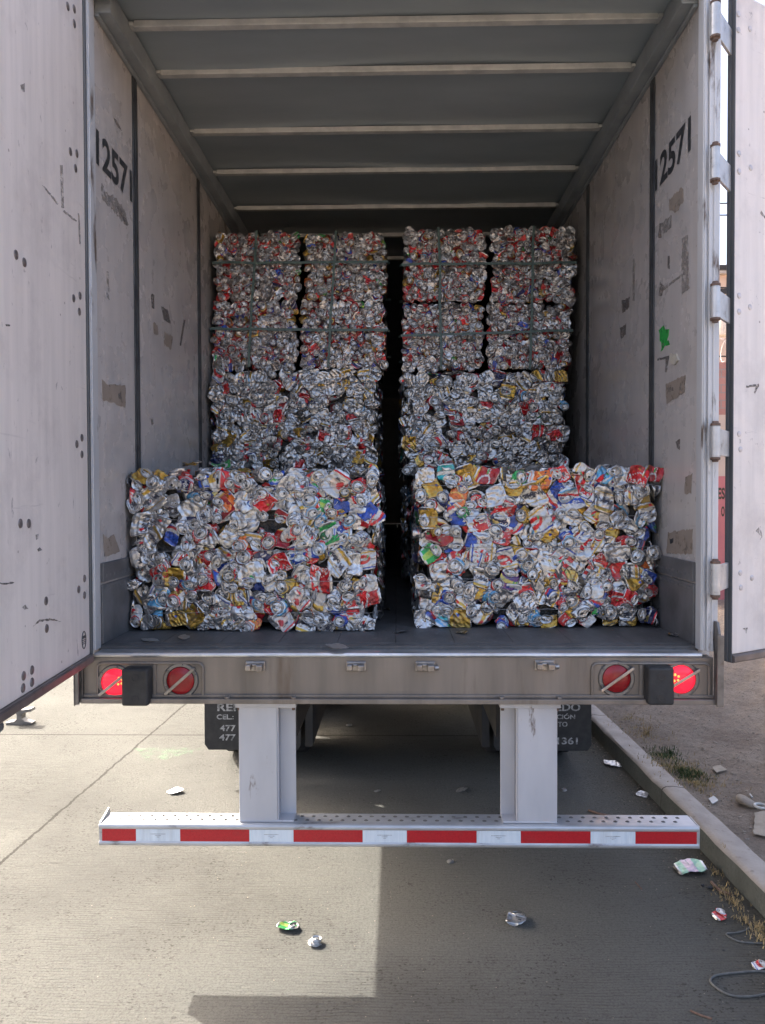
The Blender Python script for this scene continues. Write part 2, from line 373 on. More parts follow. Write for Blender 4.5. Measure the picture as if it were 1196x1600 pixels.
for a, b, c, d in ((195, 241, 1039, 1101), (1002, 1047, 1036, 1098)):
    m = MB(); m.box((X0(a)+0.009, -0.0003, Z0(d)+0.008), (X0(b)-0.004, -0.065, Z0(c)-0.004))
    o = m.build('dock_bumper', M['rubber'], trailer, bevel=0.010, seg=3)
    xm = (X0(a)+X0(b))/2 + 0.003
    for z in (Z0(c)-0.04, Z0(d)+0.036):
        m = MB(); m.lathe((xm, -0.0652, z), (0, -1, 0), [(0.018, 0), (0.018, 0.0012), (0.010, 0.0016), (0.0095, 0.0006), (0.002, 0.0006)], 20, close=False)
        m.build('bolt_recess', M['under'], o, smooth=True)
for i, (px, py) in enumerate(((400, 1041), (557, 1041), (665, 1041), (851, 1039))):
    x, z = X0(px), Z0(py)
    m = MB(); m.box((x-0.040, -0.0003, z-0.019), (x+0.040, -0.009, z+0.021)); m.box((x-0.036, -0.0092, z-0.011), (x-0.014, -0.042, z+0.013)); m.box((x+0.008, -0.0092, z-0.013), (x+0.034, -0.046, z+0.013))
    m.box((x-0.0138, -0.0092, z+0.002), (x+0.0078, -0.022, z+0.013))
    if i > 1: m.lathe((x+0.0342, -0.028, z), (1, 0, 0), [(0.011, 0), (0.011, 0.016), (0.006, 0.02)], 8)
    m.build('lock_keeper', M['chrome'], trailer, bevel=0.004, seg=2)

# underride guard
gx0, gx1 = X0(155, 1300), X0(1092, 1300)
guard = MB().box((gx0+0.004, 0.0125, 0.5355), (gx1-0.002, 0.112, 0.5475)).build('underride_guard', M['galv'], trailer, bevel=0.002); guard.location.z = -0.012
m = MB(); m.box((gx0, 0.0, 0.476), (gx1, 0.012, 0.530)); m.tube([(gx0, 0.007, 0.536), (gx1, 0.007, 0.536)], 0.0125, 12); m.tube([(gx0, 0.007, 0.4685), (gx1, 0.007, 0.4685)], 0.0125, 12)
m.box((gx0, 0.0195, 0.4565), (gx1, 0.10, 0.466))
m.build('channel_bar', M['galv'], guard, bevel=0.0015)
m = MB(); m.prism([(gx0, 0.002, 0.53), (gx0, 0.112, 0.53), (gx0-0.004, 0.112, 0.570), (gx0-0.002, 0.06, 0.560), (gx0, 0.005, 0.552)], (0.007, 0, 0)); m.build('end_ear', M['galv'], guard, bevel=0.0015)
m = MB(); m.box((gx1, 0.0, 0.457), (gx1+0.005, 0.10, 0.548))
m.build('end_ear', M['galv'], guard, bevel=0.0015)
m = MB()
xs = np.arange(gx0 + 0.07, gx1 - 0.04, 0.0485)
for r, y in ((0, 0.045), (1, 0.083)):
    for x in xs + (0.022 if r else 0.0):
        m.lathe((x, y, 0.5473), (0, 0, 1), [(0.0095, 0), (0.0065, 0.002), (0.0048, 0.0026), (0.0035, 0.0004), (0.001, 0.0004)], 10, close=False)
m.build('tread_dimple', M['steel_dark'], guard, smooth=True)['kind'] = 'stuff'
edges = [160, 213, 282, 390, 459, 567, 636, 745, 814, 923, 993, 1089]
for i in range(11):
    a, b = X0(edges[i], 1306), X0(edges[i+1], 1306)
    m = MB(); m.box((a + 0.0003, -0.0002, 0.4765), (b - 0.0003, -0.0016, 0.5265))
    if i % 2:
        m.mi = 1; c = (a + b)/2
        for j, (w, z) in enumerate(((0.030, 0.506), (0.012, 0.4995), (0.005, 0.4935))):
            k = -w
            while k < w:
                l = 0.002 + 0.002*random.random(); m.box((c + k, -0.0017, z), (c + min(k + l, w), -0.0022, z + 0.0024)); k += l + 0.0012
    m.build('reflective_tape', [M['whitetape'] if i % 2 else M['redtape'], M['greyink']], guard)
for s, xa, xb, xc in ((1, X0(372, 1200), X0(432, 1200), X0(458, 1200)), (-1, X0(873, 1200), X0(811, 1200), X0(787, 1200))):
    m = MB(); z0, z1 = 0.548, 1.02
    m.box((xa, 0.022, z0), (xb, 0.030, z1)); m.box((xb - s*0.008, 0.0302, z0), (xb, 0.102, z1)); m.box((xb + s*0.0003, 0.094, z0), (xc, 0.102, z1)); m.box((xa, 0.0302, z0), (xa + s*0.008, 0.102, z1))
    m.box((xb + s*0.0003, 0.024, z0), (xb + s*0.006, 0.034, z1))
    m.box((xa - s*0.012, 0.012, 1.0202), (xc + s*0.012, 0.13, 1.0475))
    m.box((xa - s*0.0, 0.020, z0), (xc, 0.104, z0 + 0.008))
    o = m.build('guard_post', M['guard'], guard, bevel=0.003)
    m = MB()
    for x in (xa, xc):
        m.lathe((x, 0.028, 1.0198), (0, 0, -1), [(0.013, 0), (0.013, 0.011), (0.007, 0.011), (0.007, 0.024)], 6)
    m.build('bolt', M['rust'], trailer)

# mud flaps and running gear
def flap(s, texts):
    Y = 1.90; xo, xi, zb = s*1.262, s*0.63, 0.205
    m = MB(); m.prism([(xo, Y, 1.03), (xo, Y, zb+0.035), (xo-s*0.025, Y, zb), (xi+s*0.02, Y, zb), (xi, Y, zb+0.03), (xi, Y, 1.03)], (0, 0.008, 0))
    o = m.build('mud_flap', M['rubber'], trailer, bevel=0.002)
    for body, px, py, w, h in texts:
        m = MB(); p = atY(px, py + h/2, Y); k = (Y - CAM.y)/F
        letters(m, body, p, (1, 0, 0), (0, 0, 1), w*k, h*k, bold=0.025)
        m.build('lettering', M['greyink'], o)
flap(-1, (('REM', 340, 1105, 42, 12), ('CEL.:', 339, 1120, 27, 8), ('477', 344, 1137.5, 25, 10), ('477', 343, 1152, 26, 10)))
flap(1, (('LEDO', 860, 1105, 47, 12), ('CIÓN', 870, 1119, 29, 9), ('TO', 872, 1131.5, 15, 8), ('1361', 871, 1157.5, 32, 11)))
for y in (2.55, 3.80):
    MB().tube([(-0.95, y, 0.5), (0.95, y, 0.5)], 0.065, 14).build('axle', M['under'], trailer, smooth=True)
    for s in (-1, 1):
        for xc in (0.765, 1.095):
            m = MB(); m.lathe((s*xc, y, 0.5), (1, 0, 0), [(0.29, -0.13), (0.40, -0.14), (0.47, -0.138), (0.495, -0.115), (0.498, -0.06), (0.488, -0.05), (0.498, -0.04), (0.50, 0.0), (0.498, 0.04), (0.488, 0.05), (0.498, 0.06), (0.495, 0.115), (0.47, 0.138), (0.40, 0.14), (0.29, 0.13)], 48, close=False)
            w = m.build('wheel', M['tyre'], trailer, smooth=True)
            m = MB(); m.lathe((s*xc, y, 0.5), (s, 0, 0), [(0.292, -0.12), (0.28, -0.10), (0.275, 0.09), (0.29, 0.12), (0.27, 0.10), (0.2, 0.06), (0.12, 0.07), (0.1, 0.1), (0.02, 0.1)], 32, close=False)
            m.build('rim', M['steel_dark'], w, smooth=True)
m = MB()
for s in (-1, 1): m.box((s*0.44, 0.3, 0.80), (s*0.52, 5.2, 1.05)); m.box((s*0.555, 1.93, 0.22), (s*0.605, 4.4, 0.80)); m.box((s*0.30, 2.0, 0.66), (s*0.44, 4.2, 0.86))  # inner boxes beside the wheels added to block light under the trailer
m.build('rail_and_light_block', M['under'], trailer)
m = MB()
for i in range(40): m.box((-1.12, 0.25 + i*0.32, 1.09), (1.12, 0.31 + i*0.32, 1.205))
m.build('crossmember', M['under'], trailer)['kind'] = 'stuff'
for s in (-1, 1):
    m = MB(); m.box((s*0.72, 10.6, 0.55), (s*0.86, 10.74, 1.1)); m.box((s*0.74, 10.62, 0.12), (s*0.84, 10.72, 0.55)); m.box((s*0.66, 10.54, 0.0), (s*0.92, 10.80, 0.11))
    m.build('landing_leg', M['under'], trailer, bevel=0.005)

# ---------------------------------------------------------------- doors
class Frame:
    def __init__(s, p0, p1, flip):
        s.o = Vector((p0.x, p0.y, 0)); s.u = Vector((p1.x - p0.x, p1.y - p0.y, 0)).normalized()
        s.n = Vector((s.u.y, -s.u.x, 0)) * flip
    def P(s, a, z, o=0.0): return s.o + s.u*a + s.n*o + Vector((0, 0, z))
    def box(s, mb, a0, a1, z0, z1, o0, o1):
        vs = [s.P(a, z, o) for z in (z0, z1) for a, o in ((a0, o0), (a1, o0), (a1, o1), (a0, o1))]
        mb.add(vs, [(0,3,2,1),(4,5,6,7),(0,1,5,4),(1,2,6,5),(2,3,7,6),(3,0,4,7)])
    def hit(s, px, py):
        p = atplane(px, py, s.o, s.n); return (p - s.o).dot(s.u), p.z
ZB = 1.233
p0 = atY(141, 1022, -0.02); p1 = atZ(0, 1110, p0.z)
DL = Frame(p0, p1, -1); DLZ = p0.z + 0.028
if DL.n.x < 0: DL.n = -DL.n
p0 = atZ(1142, 1023, 1.205); p1 = atZ(1196, 1014, 1.205)
DR = Frame(p0, p1, 1)
if DR.n.y > 0: DR.n = -DR.n
ztop = 3.92
def make_door(fr, zb, face, bolts, bmat, size, label, th=0.044, ge=0.024):
    m = MB(); fr.box(m, 0.0, 1.21, zb, ztop, -th, 0.0)
    d = m.build('rear_door', face, trailer, bevel=0.004); d['label'] = label
    m = MB(); fr.box(m, 0.0, 1.21, zb - 0.034, zb - 0.0004, -th - 0.002, 0.012); fr.box(m, 0.002, 1.208, zb - 0.030, zb - 0.004, 0.0121, 0.017)
    m.build('bottom_rail', M['brownrail'], d, bevel=0.005, seg=2)
    m = MB(); fr.box(m, -ge*.54, -0.0004, zb - 0.03, ztop, -th - 0.002, 0.008); fr.box(m, -ge, -ge*.56, zb - 0.03, ztop, -th - 0.002, -0.008); fr.box(m, 1.2104, 1.224, zb - 0.03, ztop, -th - 0.002, 0.004)
    m.build('gasket', M['gasket'], d, bevel=0.003)
    for k in (0.42, 0.82):                         # lock rods on the outside
        m = MB(); m.tube([fr.P(k, zb - 0.06, -th - 0.026), fr.P(k, ztop + 0.03, -th - 0.026)], 0.014, 10)
        for z in (1.35, 2.0, 2.7, 3.5): fr.box(m, k - 0.05, k + 0.05, z, z + 0.06, -th - 0.044, -th - 0.0002)
        m.build('lock_rod', M['galv'], d)
    for px, py in bolts:
        a, z = fr.hit(px, py)
        if a < 0.012: a = 0.022
        m = MB(); m.lathe(fr.P(a, z, 0.0001), fr.n, [(size, 0), (size*0.93, 0.0025), (size*0.62, 0.0042), (size*0.2, 0.0048)], 18, close=True)
        m.build('bolt', bmat, d, smooth=True)
    return d
lb = [(25,398),(38,410),(32,818),(45,818),(110,237),(120,240),(118,263),(115,466),(125,462),(124,487),(120,694),(128,684),(128,710),(123,921),(132,904),(132,930),(72,939),(73,982),(37,1056),(50,1047),(36,1075),(50,1066),(106,10),(116,14),(116,37)]
rb = [(1154,22),(1154,47),(1172,45),(1155,240),(1155,268),(1173,262),(1155,462),(1155,487),(1172,480),(1155,678),(1157,702),(1157,895),(1158,918),(1175,903)]
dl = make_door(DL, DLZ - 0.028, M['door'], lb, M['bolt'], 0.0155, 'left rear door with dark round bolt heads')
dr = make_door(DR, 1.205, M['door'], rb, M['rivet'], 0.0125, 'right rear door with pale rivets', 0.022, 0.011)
# hanging rubber block under the left door and scratches on its lining
m = MB(); DL.box(m, 0.795, 0.93, 1.168, DLZ - 0.028 - 0.0345, -0.04, 0.008); m.build('door_bumper', M['gasket'], dl, bevel=0.012, seg=3)

# ---------------------------------------------------------------- markings on the lining
def ragged(pts, amp, step):
    out = []
    for i, p in enumerate(pts):
        q = pts[(i+1) % len(pts)]; n = max(1, int((q - p).length/step))
        for k in range(n):
            out.append(p.lerp(q, k/n) + Vector((0, random.uniform(-amp, amp), random.uniform(-amp, amp))))
    return out
def patch(side, pix, mat, amp=0.004, name='tape_residue', off=0.0018, holes=0):
    X = side*(WX - 0.0003)
    pts = ragged([atX(px, py, X) for px, py in pix], amp, 0.016)
    MB().prism(pts, (-side*off, 0, 0)).build(name, mat, trailer)
L, Rr = -1, 1
patch(L, [(159,591),(168,600),(196,602),(196,638),(182,631),(160,625)], M['tan'])
patch(L, [(184,615),(189,614),(190,624),(185,624)], M['scuff'], 0.002, 'scuff_mark', 0.0024)
patch(L, [(161,834),(168,842),(178,834),(184,852),(187,862),(163,870)], M['tan'])
patch(L, [(158,286),(164,300),(178,306),(196,330),(201,352),(190,345),(172,322),(160,312)], M['palescuff'], 0.008)
patch(L, [(182,322),(186,322),(200,350),(197,352)], M['scuff'], 0.003, 'scuff_mark', 0.0024)
patch(L, [(252,478),(262,484),(267,505),(256,500)], M['scuff'], 0.004, 'scuff_mark')
patch(L, [(239,503),(246,508),(247,523),(240,520)], M['tan'], 0.006)
patch(L, [(258,520),(270,526),(268,546),(256,538)], M['tan'], 0.008)
patch(L, [(177,183),(181,186),(190,204),(184,198)], M['scuff'], 0.002, 'scuff_mark')
patch(L, [(236,458),(241,462),(241,482),(237,480)], M['scuff'], 0.004, 'scuff_mark')
patch(L, [(287,500),(290,500),(283,540),(281,540)], M['scuff'], 0.002, 'scuff_mark')
patch(L, [(167,425),(170,425),(171,470),(167,465)], M['palescuff'], 0.004, 'scuff_mark')
patch(L, [(236,655),(239,655),(240,662),(237,663)], M['scuff'], 0.003, 'scuff_mark')
patch(Rr, [(1041,600),(1072,586),(1070,614),(1042,630)], M['tan'])
patch(Rr, [(1046,606),(1053,604),(1053,611),(1047,613)], M['scuff'], 0.003, 'scuff_mark', 0.0024)
patch(Rr, [(1046,312),(1067,292),(1069,312),(1058,332),(1047,330)], M['tan'], 0.006)
patch(Rr, [(1032,350),(1050,335),(1050,356),(1036,366)], M['palescuff'], 0.006)
patch(Rr, [(1031,350),(1033,349),(1034,372),(1029,372)], M['scuff'], 0.002, 'scuff_mark')
patch(Rr, [(1066,372),(1075,366),(1077,450),(1066,460)], M['palescuff'], 0.005)
patch(Rr, [(1044,400),(1047,400),(1047,420),(1044,420)], M['scuff'], 0.003, 'scuff_mark')
patch(Rr, [(1036,450),(1070,425),(1071,428),(1037,454)], M['palescuff'], 0.002, 'scuff_mark')
patch(Rr, [(1032,440),(1038,446),(1035,462),(1030,462)], M['scuff'], 0.003, 'scuff_mark')
patch(Rr, [(1030,515),(1037,511),(1039,516),(1045,512),(1045,524),(1043,530),(1046,536),(1040,540),(1034,547),(1034,536),(1031,529),(1032,522)], M['greenpaint'], 0.009, 'spray_mark')
patch(Rr, [(1049,553),(1058,552),(1062,562),(1055,570),(1048,565)], M['cream'], 0.003, 'glue_blob', 0.006)
patch(Rr, [(1028,560),(1046,556),(1046,559),(1042,582),(1040,582),(1041,561),(1028,563)], M['scuff'], 0.002, 'scuff_mark')
patch(Rr, [(1072,744),(1082,740),(1081,770),(1070,772)], M['tan'], 0.004)
patch(Rr, [(1044,832),(1083,826),(1082,866),(1042,864)], M['tan'], 0.005)
patch(Rr, [(1047,842),(1053,841),(1053,848),(1048,849)], M['ink'], 0.003, 'scuff_mark', 0.0024)
patch(Rr, [(1056,690),(1063,686),(1063,704),(1059,700)], M['scuff'], 0.004, 'scuff_mark')
patch(Rr, [(972,470),(985,464),(983,480),(973,490)], M['scuff'], 0.006, 'scuff_mark')
patch(Rr, [(969,512),(979,506),(978,522),(971,530)], M['scuff'], 0.005, 'scuff_mark')
patch(Rr, [(990,398),(992,398),(992,470),(989,470)], M['palescuff'], 0.003, 'scuff_mark')
m = MB()
a = atX(150.5, 255, -WX + 0.0005).y; b = atX(206.5, 290, -WX + 0.0005).y
letters(m, '12571', (-WX + 0.0004, a, 3.245), (0, 1, 0), (0, 0, 1), b - a, 0.15, bold=0.03)
m.build('stencilled_number', M['ink'], trailer)
m = MB()
a = atX(1024, 275, WX - 0.0005).y; b = atX(1080, 215, WX - 0.0005).y
letters(m, '12571', (WX - 0.0004, a, 3.30), (0, -1, 0), (0, 0, 1), a - b, 0.15, bold=0.03)
m.build('stencilled_number', M['ink'], trailer)
# scratches on the doors
def door_mark(fr, d, pix, mat, amp=0.002, name='scratch'):
    pts = []
    for px, py in pix:
        a, z = fr.hit(px, py); pts.append(fr.P(a, z, 0.0002))
    out = []
    for i, p in enumerate(pts):
        q = pts[(i+1) % len(pts)]; n = max(1, int((q - p).length/0.012))
        out += [p.lerp(q, k/n) + fr.u*random.uniform(-amp, amp) + Vector((0, 0, random.uniform(-amp, amp))) for k in range(n)]
    MB().prism(out, fr.n*0.0012).build(name, mat, d)
for pix, mt in (([(0,910),(10,911),(22,909),(22,911),(10,914),(0,912)], 'scuff'), ([(52,978),(62,968),(80,966),(96,972),(80,969),(64,971)], 'scuff'), ([(34,948),(40,944),(44,952),(38,952)], 'palescuff'),
                ([(66,290),(70,292),(92,318),(90,320)], 'palescuff'), ([(94,258),(98,258),(100,325),(96,325)], 'palescuff'), ([(100,328),(120,345),(119,347),(99,331)], 'palescuff'),
                ([(56,836),(60,834),(60,842),(57,843)], 'palescuff'), ([(58,858),(62,856),(66,860),(60,862)], 'palescuff'), ([(9,506),(16,508),(15,510),(10,509)], 'scuff'), ([(32,132),(38,130),(38,143),(33,142)], 'palescuff'), ([(122,333),(124,332),(126,380),(124,382)], 'palescuff')):
    door_mark(DL, dl, pix, M[mt])
for pix, mt in (([(1166,603),(1186,600),(1186,603),(1180,615),(1178,614),(1181,604),(1166,606)], 'scuff'), ([(1181,830),(1188,822),(1191,838),(1186,846),(1190,838)], 'palescuff'), ([(1160,982),(1168,980),(1166,990),(1164,984)], 'scuff'), ([(1190,330),(1196,338),(1196,342),(1188,333)], 'palescuff')):
    door_mark(DR, dr, pix, M[mt])
# small stamped oval near the hinge of the left door
a, z = DL.hit(131, 1000)
m = MB(); c = DL.P(a, z, 0.0015)
m.tube([c + DL.u*(0.022*math.cos(t)) + Vector((0, 0, 0.034*math.sin(t))) for t in [2*math.pi*k/24 for k in range(25)]], 0.0018, 6)
for k in range(3): m.bar(c - DL.u*0.014 + Vector((0, 0, -0.014 + 0.007*k)), c + DL.u*0.014 + Vector((0, 0, -0.014 + 0.007*k)), 0.002, 0.002)
m.bar(c - DL.u*0.012 + Vector((0, 0, 0.012)), c + DL.u*0.012 + Vector((0, 0, 0.012)), 0.004, 0.01)
m.build('oval_stamp', M['ink'], dl)
# hinges
for py in (31, 255, 472, 690, 905):
    z = atY(1117, py, -0.03).z
    for d, fr, sx in ((dr, DR, 1), (dl, DL, -1)):
        x = atY(1118, py, -0.03).x if sx > 0 else -1.312
        y = -0.03 if sx > 0 else 0.02
        m = MB(); m.lathe((x, y, z - 0.062), (0, 0, 1), [(0.018, 0), (0.018, 0.124)], 16); e = fr.P(-0.004, z, -0.015); m.bar(Vector((x, y, z)), e, 0.012, 0.105)
        m.bar(Vector((x, y + 0.012, z)), Vector((sx*1.2905, 0.03, z)), 0.012, 0.10)
        h = m.build('hinge', M['galv'], d, bevel=0.002)
        for zz_, sg in ((z + 0.0622, 1), (z - 0.0622, -1)):
            m = MB(); m.lathe((x, y, zz_), (0, 0, sg), [(0.0205, 0), (0.0205, 0.008), (0.013, 0.012), (0.012, 0.018)], 8)
            m.build('pin_cap', M['rust'], h)

# ---------------------------------------------------------------- crushed cans
def raster(body, w, h, bold=0.0, shear=0.0):
    """lettering as a small boolean grid, rows from bottom to top"""
    v, f = text2d(body, bold, shear)
    g = np.zeros((h, w), bool); P = v * [w, h]
    for a, b, c in f:
        a, b, c = P[a], P[b], P[c]
        lo = np.floor(np.minimum(np.minimum(a, b), c)).astype(int); hi = np.ceil(np.maximum(np.maximum(a, b), c)).astype(int)
        xs, ys = np.meshgrid(np.arange(max(lo[0], 0), min(hi[0], w)) + .5, np.arange(max(lo[1], 0), min(hi[1], h)) + .5)
        if xs.size == 0: continue
        def e(p, q): return (q[0]-p[0])*(ys-p[1]) - (q[1]-p[1])*(xs-p[0])
        s1, s2, s3 = e(a, b), e(b, c), e(c, a)
        ins = ((s1 >= 0) & (s2 >= 0) & (s3 >= 0)) | ((s1 <= 0) & (s2 <= 0) & (s3 <= 0))
        g[ys[ins].astype(int), xs[ins].astype(int)] = True
    return g
TW, TH = 192, 96                                   # label grid: around the can x along its axis
SIL, WHT, INK = (.52, .515, .51, 1), (.58, .575, .56, .4), (.03, .035, .06, .1)
RED, DRED, GOLD, BLUE, NAVY, LBLUE = (.56, .012, .02, .45), (.34, .012, .02, .45), (.52, .33, .06, .8), (.02, .07, .36, .5), (.015, .025, .10, .4), (.10, .34, .58, .5)
ORG, GRN, DGRN, BLK, TEAL, PURP = (.70, .16, .03, .4), (.03, .34, .09, .5), (.015, .12, .05, .5), (.02, .02, .022, .3), (.03, .33, .36, .5), (.10, .03, .22, .5)
def blank(c):
    g = np.zeros((TH, TW, 4)); g[:] = c; return g
def stamp(g, mask, u, v, c):
    h, w = mask.shape
    for i in range(h):
        r = v + i
        if 0 <= r < TH:
            cols = (u + np.nonzero(mask[i])[0]) % TW
            g[r, cols] = c
def oval(g, u, v, a, b, c):
    U, V = np.meshgrid(np.arange(TW), np.arange(TH)); du = (U - u + TW/2) % TW - TW/2
    g[(du/a)**2 + ((V - v)/b)**2 < 1] = c
def wave(g, off, wid, amp, c, per=1):
    U, V = np.meshgrid(np.arange(TW), np.arange(TH)); k = off + amp*np.sin(U/TW*2*math.pi*per)
    g[np.abs(V - k) < wid] = c
def design(name):
    g = blank(SIL)
    if name == 'silver_text':
        for u in (10, 106):
            stamp(g, raster('Modelo', 72, 22, 0.03), u, 40, INK)
            for v in (30, 33): g[v, u+10:u+60] = INK
        g[8:20] = GOLD; g[20:21] = INK; g[76:79] = GOLD
    elif name == 'silver_text_side':
        for u in (0, 96):
            stamp(g, np.rot90(raster('Modelo', 70, 34, 0.03)), u + 20, 14, INK)
            stamp(g, np.rot90(raster('Especial', 50, 10, 0.02)), u + 62, 24, INK)
        g[:, 84:92] = GOLD; g[4:9] = INK
    elif name == 'bare': pass
    elif name == 'gold':
        g = blank(GOLD); oval(g, 40, 50, 26, 24, WHT); stamp(g, raster('Modelo', 44, 14, .03), 18, 44, INK); g[6:14] = INK; g[80:84] = BLK; g[:, 120:150] = (.42, .25, .04, .8)
    elif name == 'gold_plain': g = blank((.48, .29, .05, .85)); g[:, 60:100] = (.6, .42, .12, .85); g[70:80] = (.25, .14, .03, .6)
    elif name == 'red_script':
        g = blank(RED)
        for u in (6, 102):
            stamp(g, np.rot90(raster('Coca-Cola', 78, 34, 0.02, 0.45)), u + 20, 9, WHT)
            for k in range(80): g[8 + k, (u + 62 + int(7*math.sin(k/80*5))) % TW] = WHT; g[8 + k, (u + 63 + int(7*math.sin(k/80*5))) % TW] = WHT
        g[2:5] = SIL
    elif name == 'red': g = blank(RED); g[:12] = SIL; wave(g, 60, 5, 10, WHT); oval(g, 100, 40, 30, 18, DRED)
    elif name == 'dark_red': g = blank(DRED); oval(g, 50, 50, 34, 26, WHT); oval(g, 50, 50, 28, 20, DRED); g[84:90] = GOLD
    elif name == 'white_oval':
        g = blank(WHT); oval(g, 40, 52, 34, 22, RED); oval(g, 40, 52, 24, 8, WHT); oval(g, 136, 52, 34, 22, RED); g[8:14] = BLUE; g[82:88] = GOLD
        g[20:23, 90:120] = INK; g[26:28, 92:118] = INK
    elif name == 'blue_swoosh': g = blank(BLUE); wave(g, 60, 10, 14, WHT); wave(g, 72, 6, 14, RED); oval(g, 96, 30, 22, 18, (.5, .6, .7, .6))
    elif name == 'white_blue': g = blank(WHT); wave(g, 40, 14, 12, BLUE); wave(g, 66, 5, 10, RED); g[84:] = LBLUE
    elif name == 'shield': g = blank(BLUE); oval(g, 30, 50, 30, 34, WHT); oval(g, 30, 50, 24, 28, GRN); oval(g, 30, 50, 12, 14, RED); oval(g, 126, 50, 30, 34, WHT); oval(g, 126, 50, 24, 28, GRN); g[:, 74:84] = (.2, .4, .7, .5)
    elif name == 'light_blue': g = blank(LBLUE); oval(g, 60, 50, 40, 12, RED); wave(g, 70, 4, 8, WHT, 2); g[4:14] = SIL
    elif name == 'orange': g = blank(ORG); oval(g, 70, 26, 20, 18, NAVY); g[80:88] = WHT; wave(g, 50, 3, 12, (.8, .45, .08, .4), 2)
    elif name == 'green': g = blank(GRN); oval(g, 80, 52, 30, 26, WHT); oval(g, 80, 52, 22, 18, DGRN); g[6:12] = SIL; g[:, 130:150] = (.35, .5, .1, .5)
    elif name == 'black': g = blank(BLK); g[30:66, 30:80] = (.5, .5, .5, .8); g[36:60, 34:50] = BLK; g[34:38, 120:170] = WHT; g[40:43, 124:166] = WHT; g[84:90] = GOLD
    elif name == 'navy': g = blank(NAVY); wave(g, 52, 3, 18, SIL); oval(g, 120, 50, 20, 20, (.5, .4, .15, .8)); g[4:10] = RED
    elif name == 'teal': g = blank(TEAL); g[30:46] = WHT; oval(g, 90, 60, 30, 14, BLUE)
    elif name == 'white_gold': g = blank(WHT); g[:, 20:60] = GOLD; oval(g, 120, 50, 34, 28, (.75, .6, .5, .3)); oval(g, 120, 50, 12, 16, RED); g[86:90] = RED
    elif name == 'grey_fine':
        g = blank((.6, .6, .61, .9))
        for u in (8, 104):
            stamp(g, raster('Modelo', 60, 16, 0.03), u, 58, INK)
            for r in range(7): 
                L_ = 30 + int(RNG.rand()*30); stamp(g, RNG.rand(2, L_) > 0.35, u + (66 - L_)//2, 20 + r*5, (.2, .2, .22, .4))
    elif name == 'purple': g = blank(PURP); wave(g, 50, 8, 16, (.6, .5, .1, .5)); g[84:90] = SIL
    r = np.random.RandomState(sum(map(ord, name)))
    for _ in range(0 if name == 'bare' else 3):       # small print: fine dashes, bars and spots
        u, v, dark = r.randint(0, TW), r.randint(10, 70), INK if np.mean(g[40, :, :3]) > .3 else WHT
        for k in range(r.randint(3, 6)): stamp(g, r.rand(1, r.randint(14, 30)) > .35, u, v + 3*k, dark)
    for _ in range(0 if name == 'bare' else 2): oval(g, r.randint(0, TW), r.randint(10, 86), r.randint(4, 12), r.randint(3, 9), [RED, BLUE, GOLD, WHT, GRN, INK][r.randint(0, 6)])
    return g

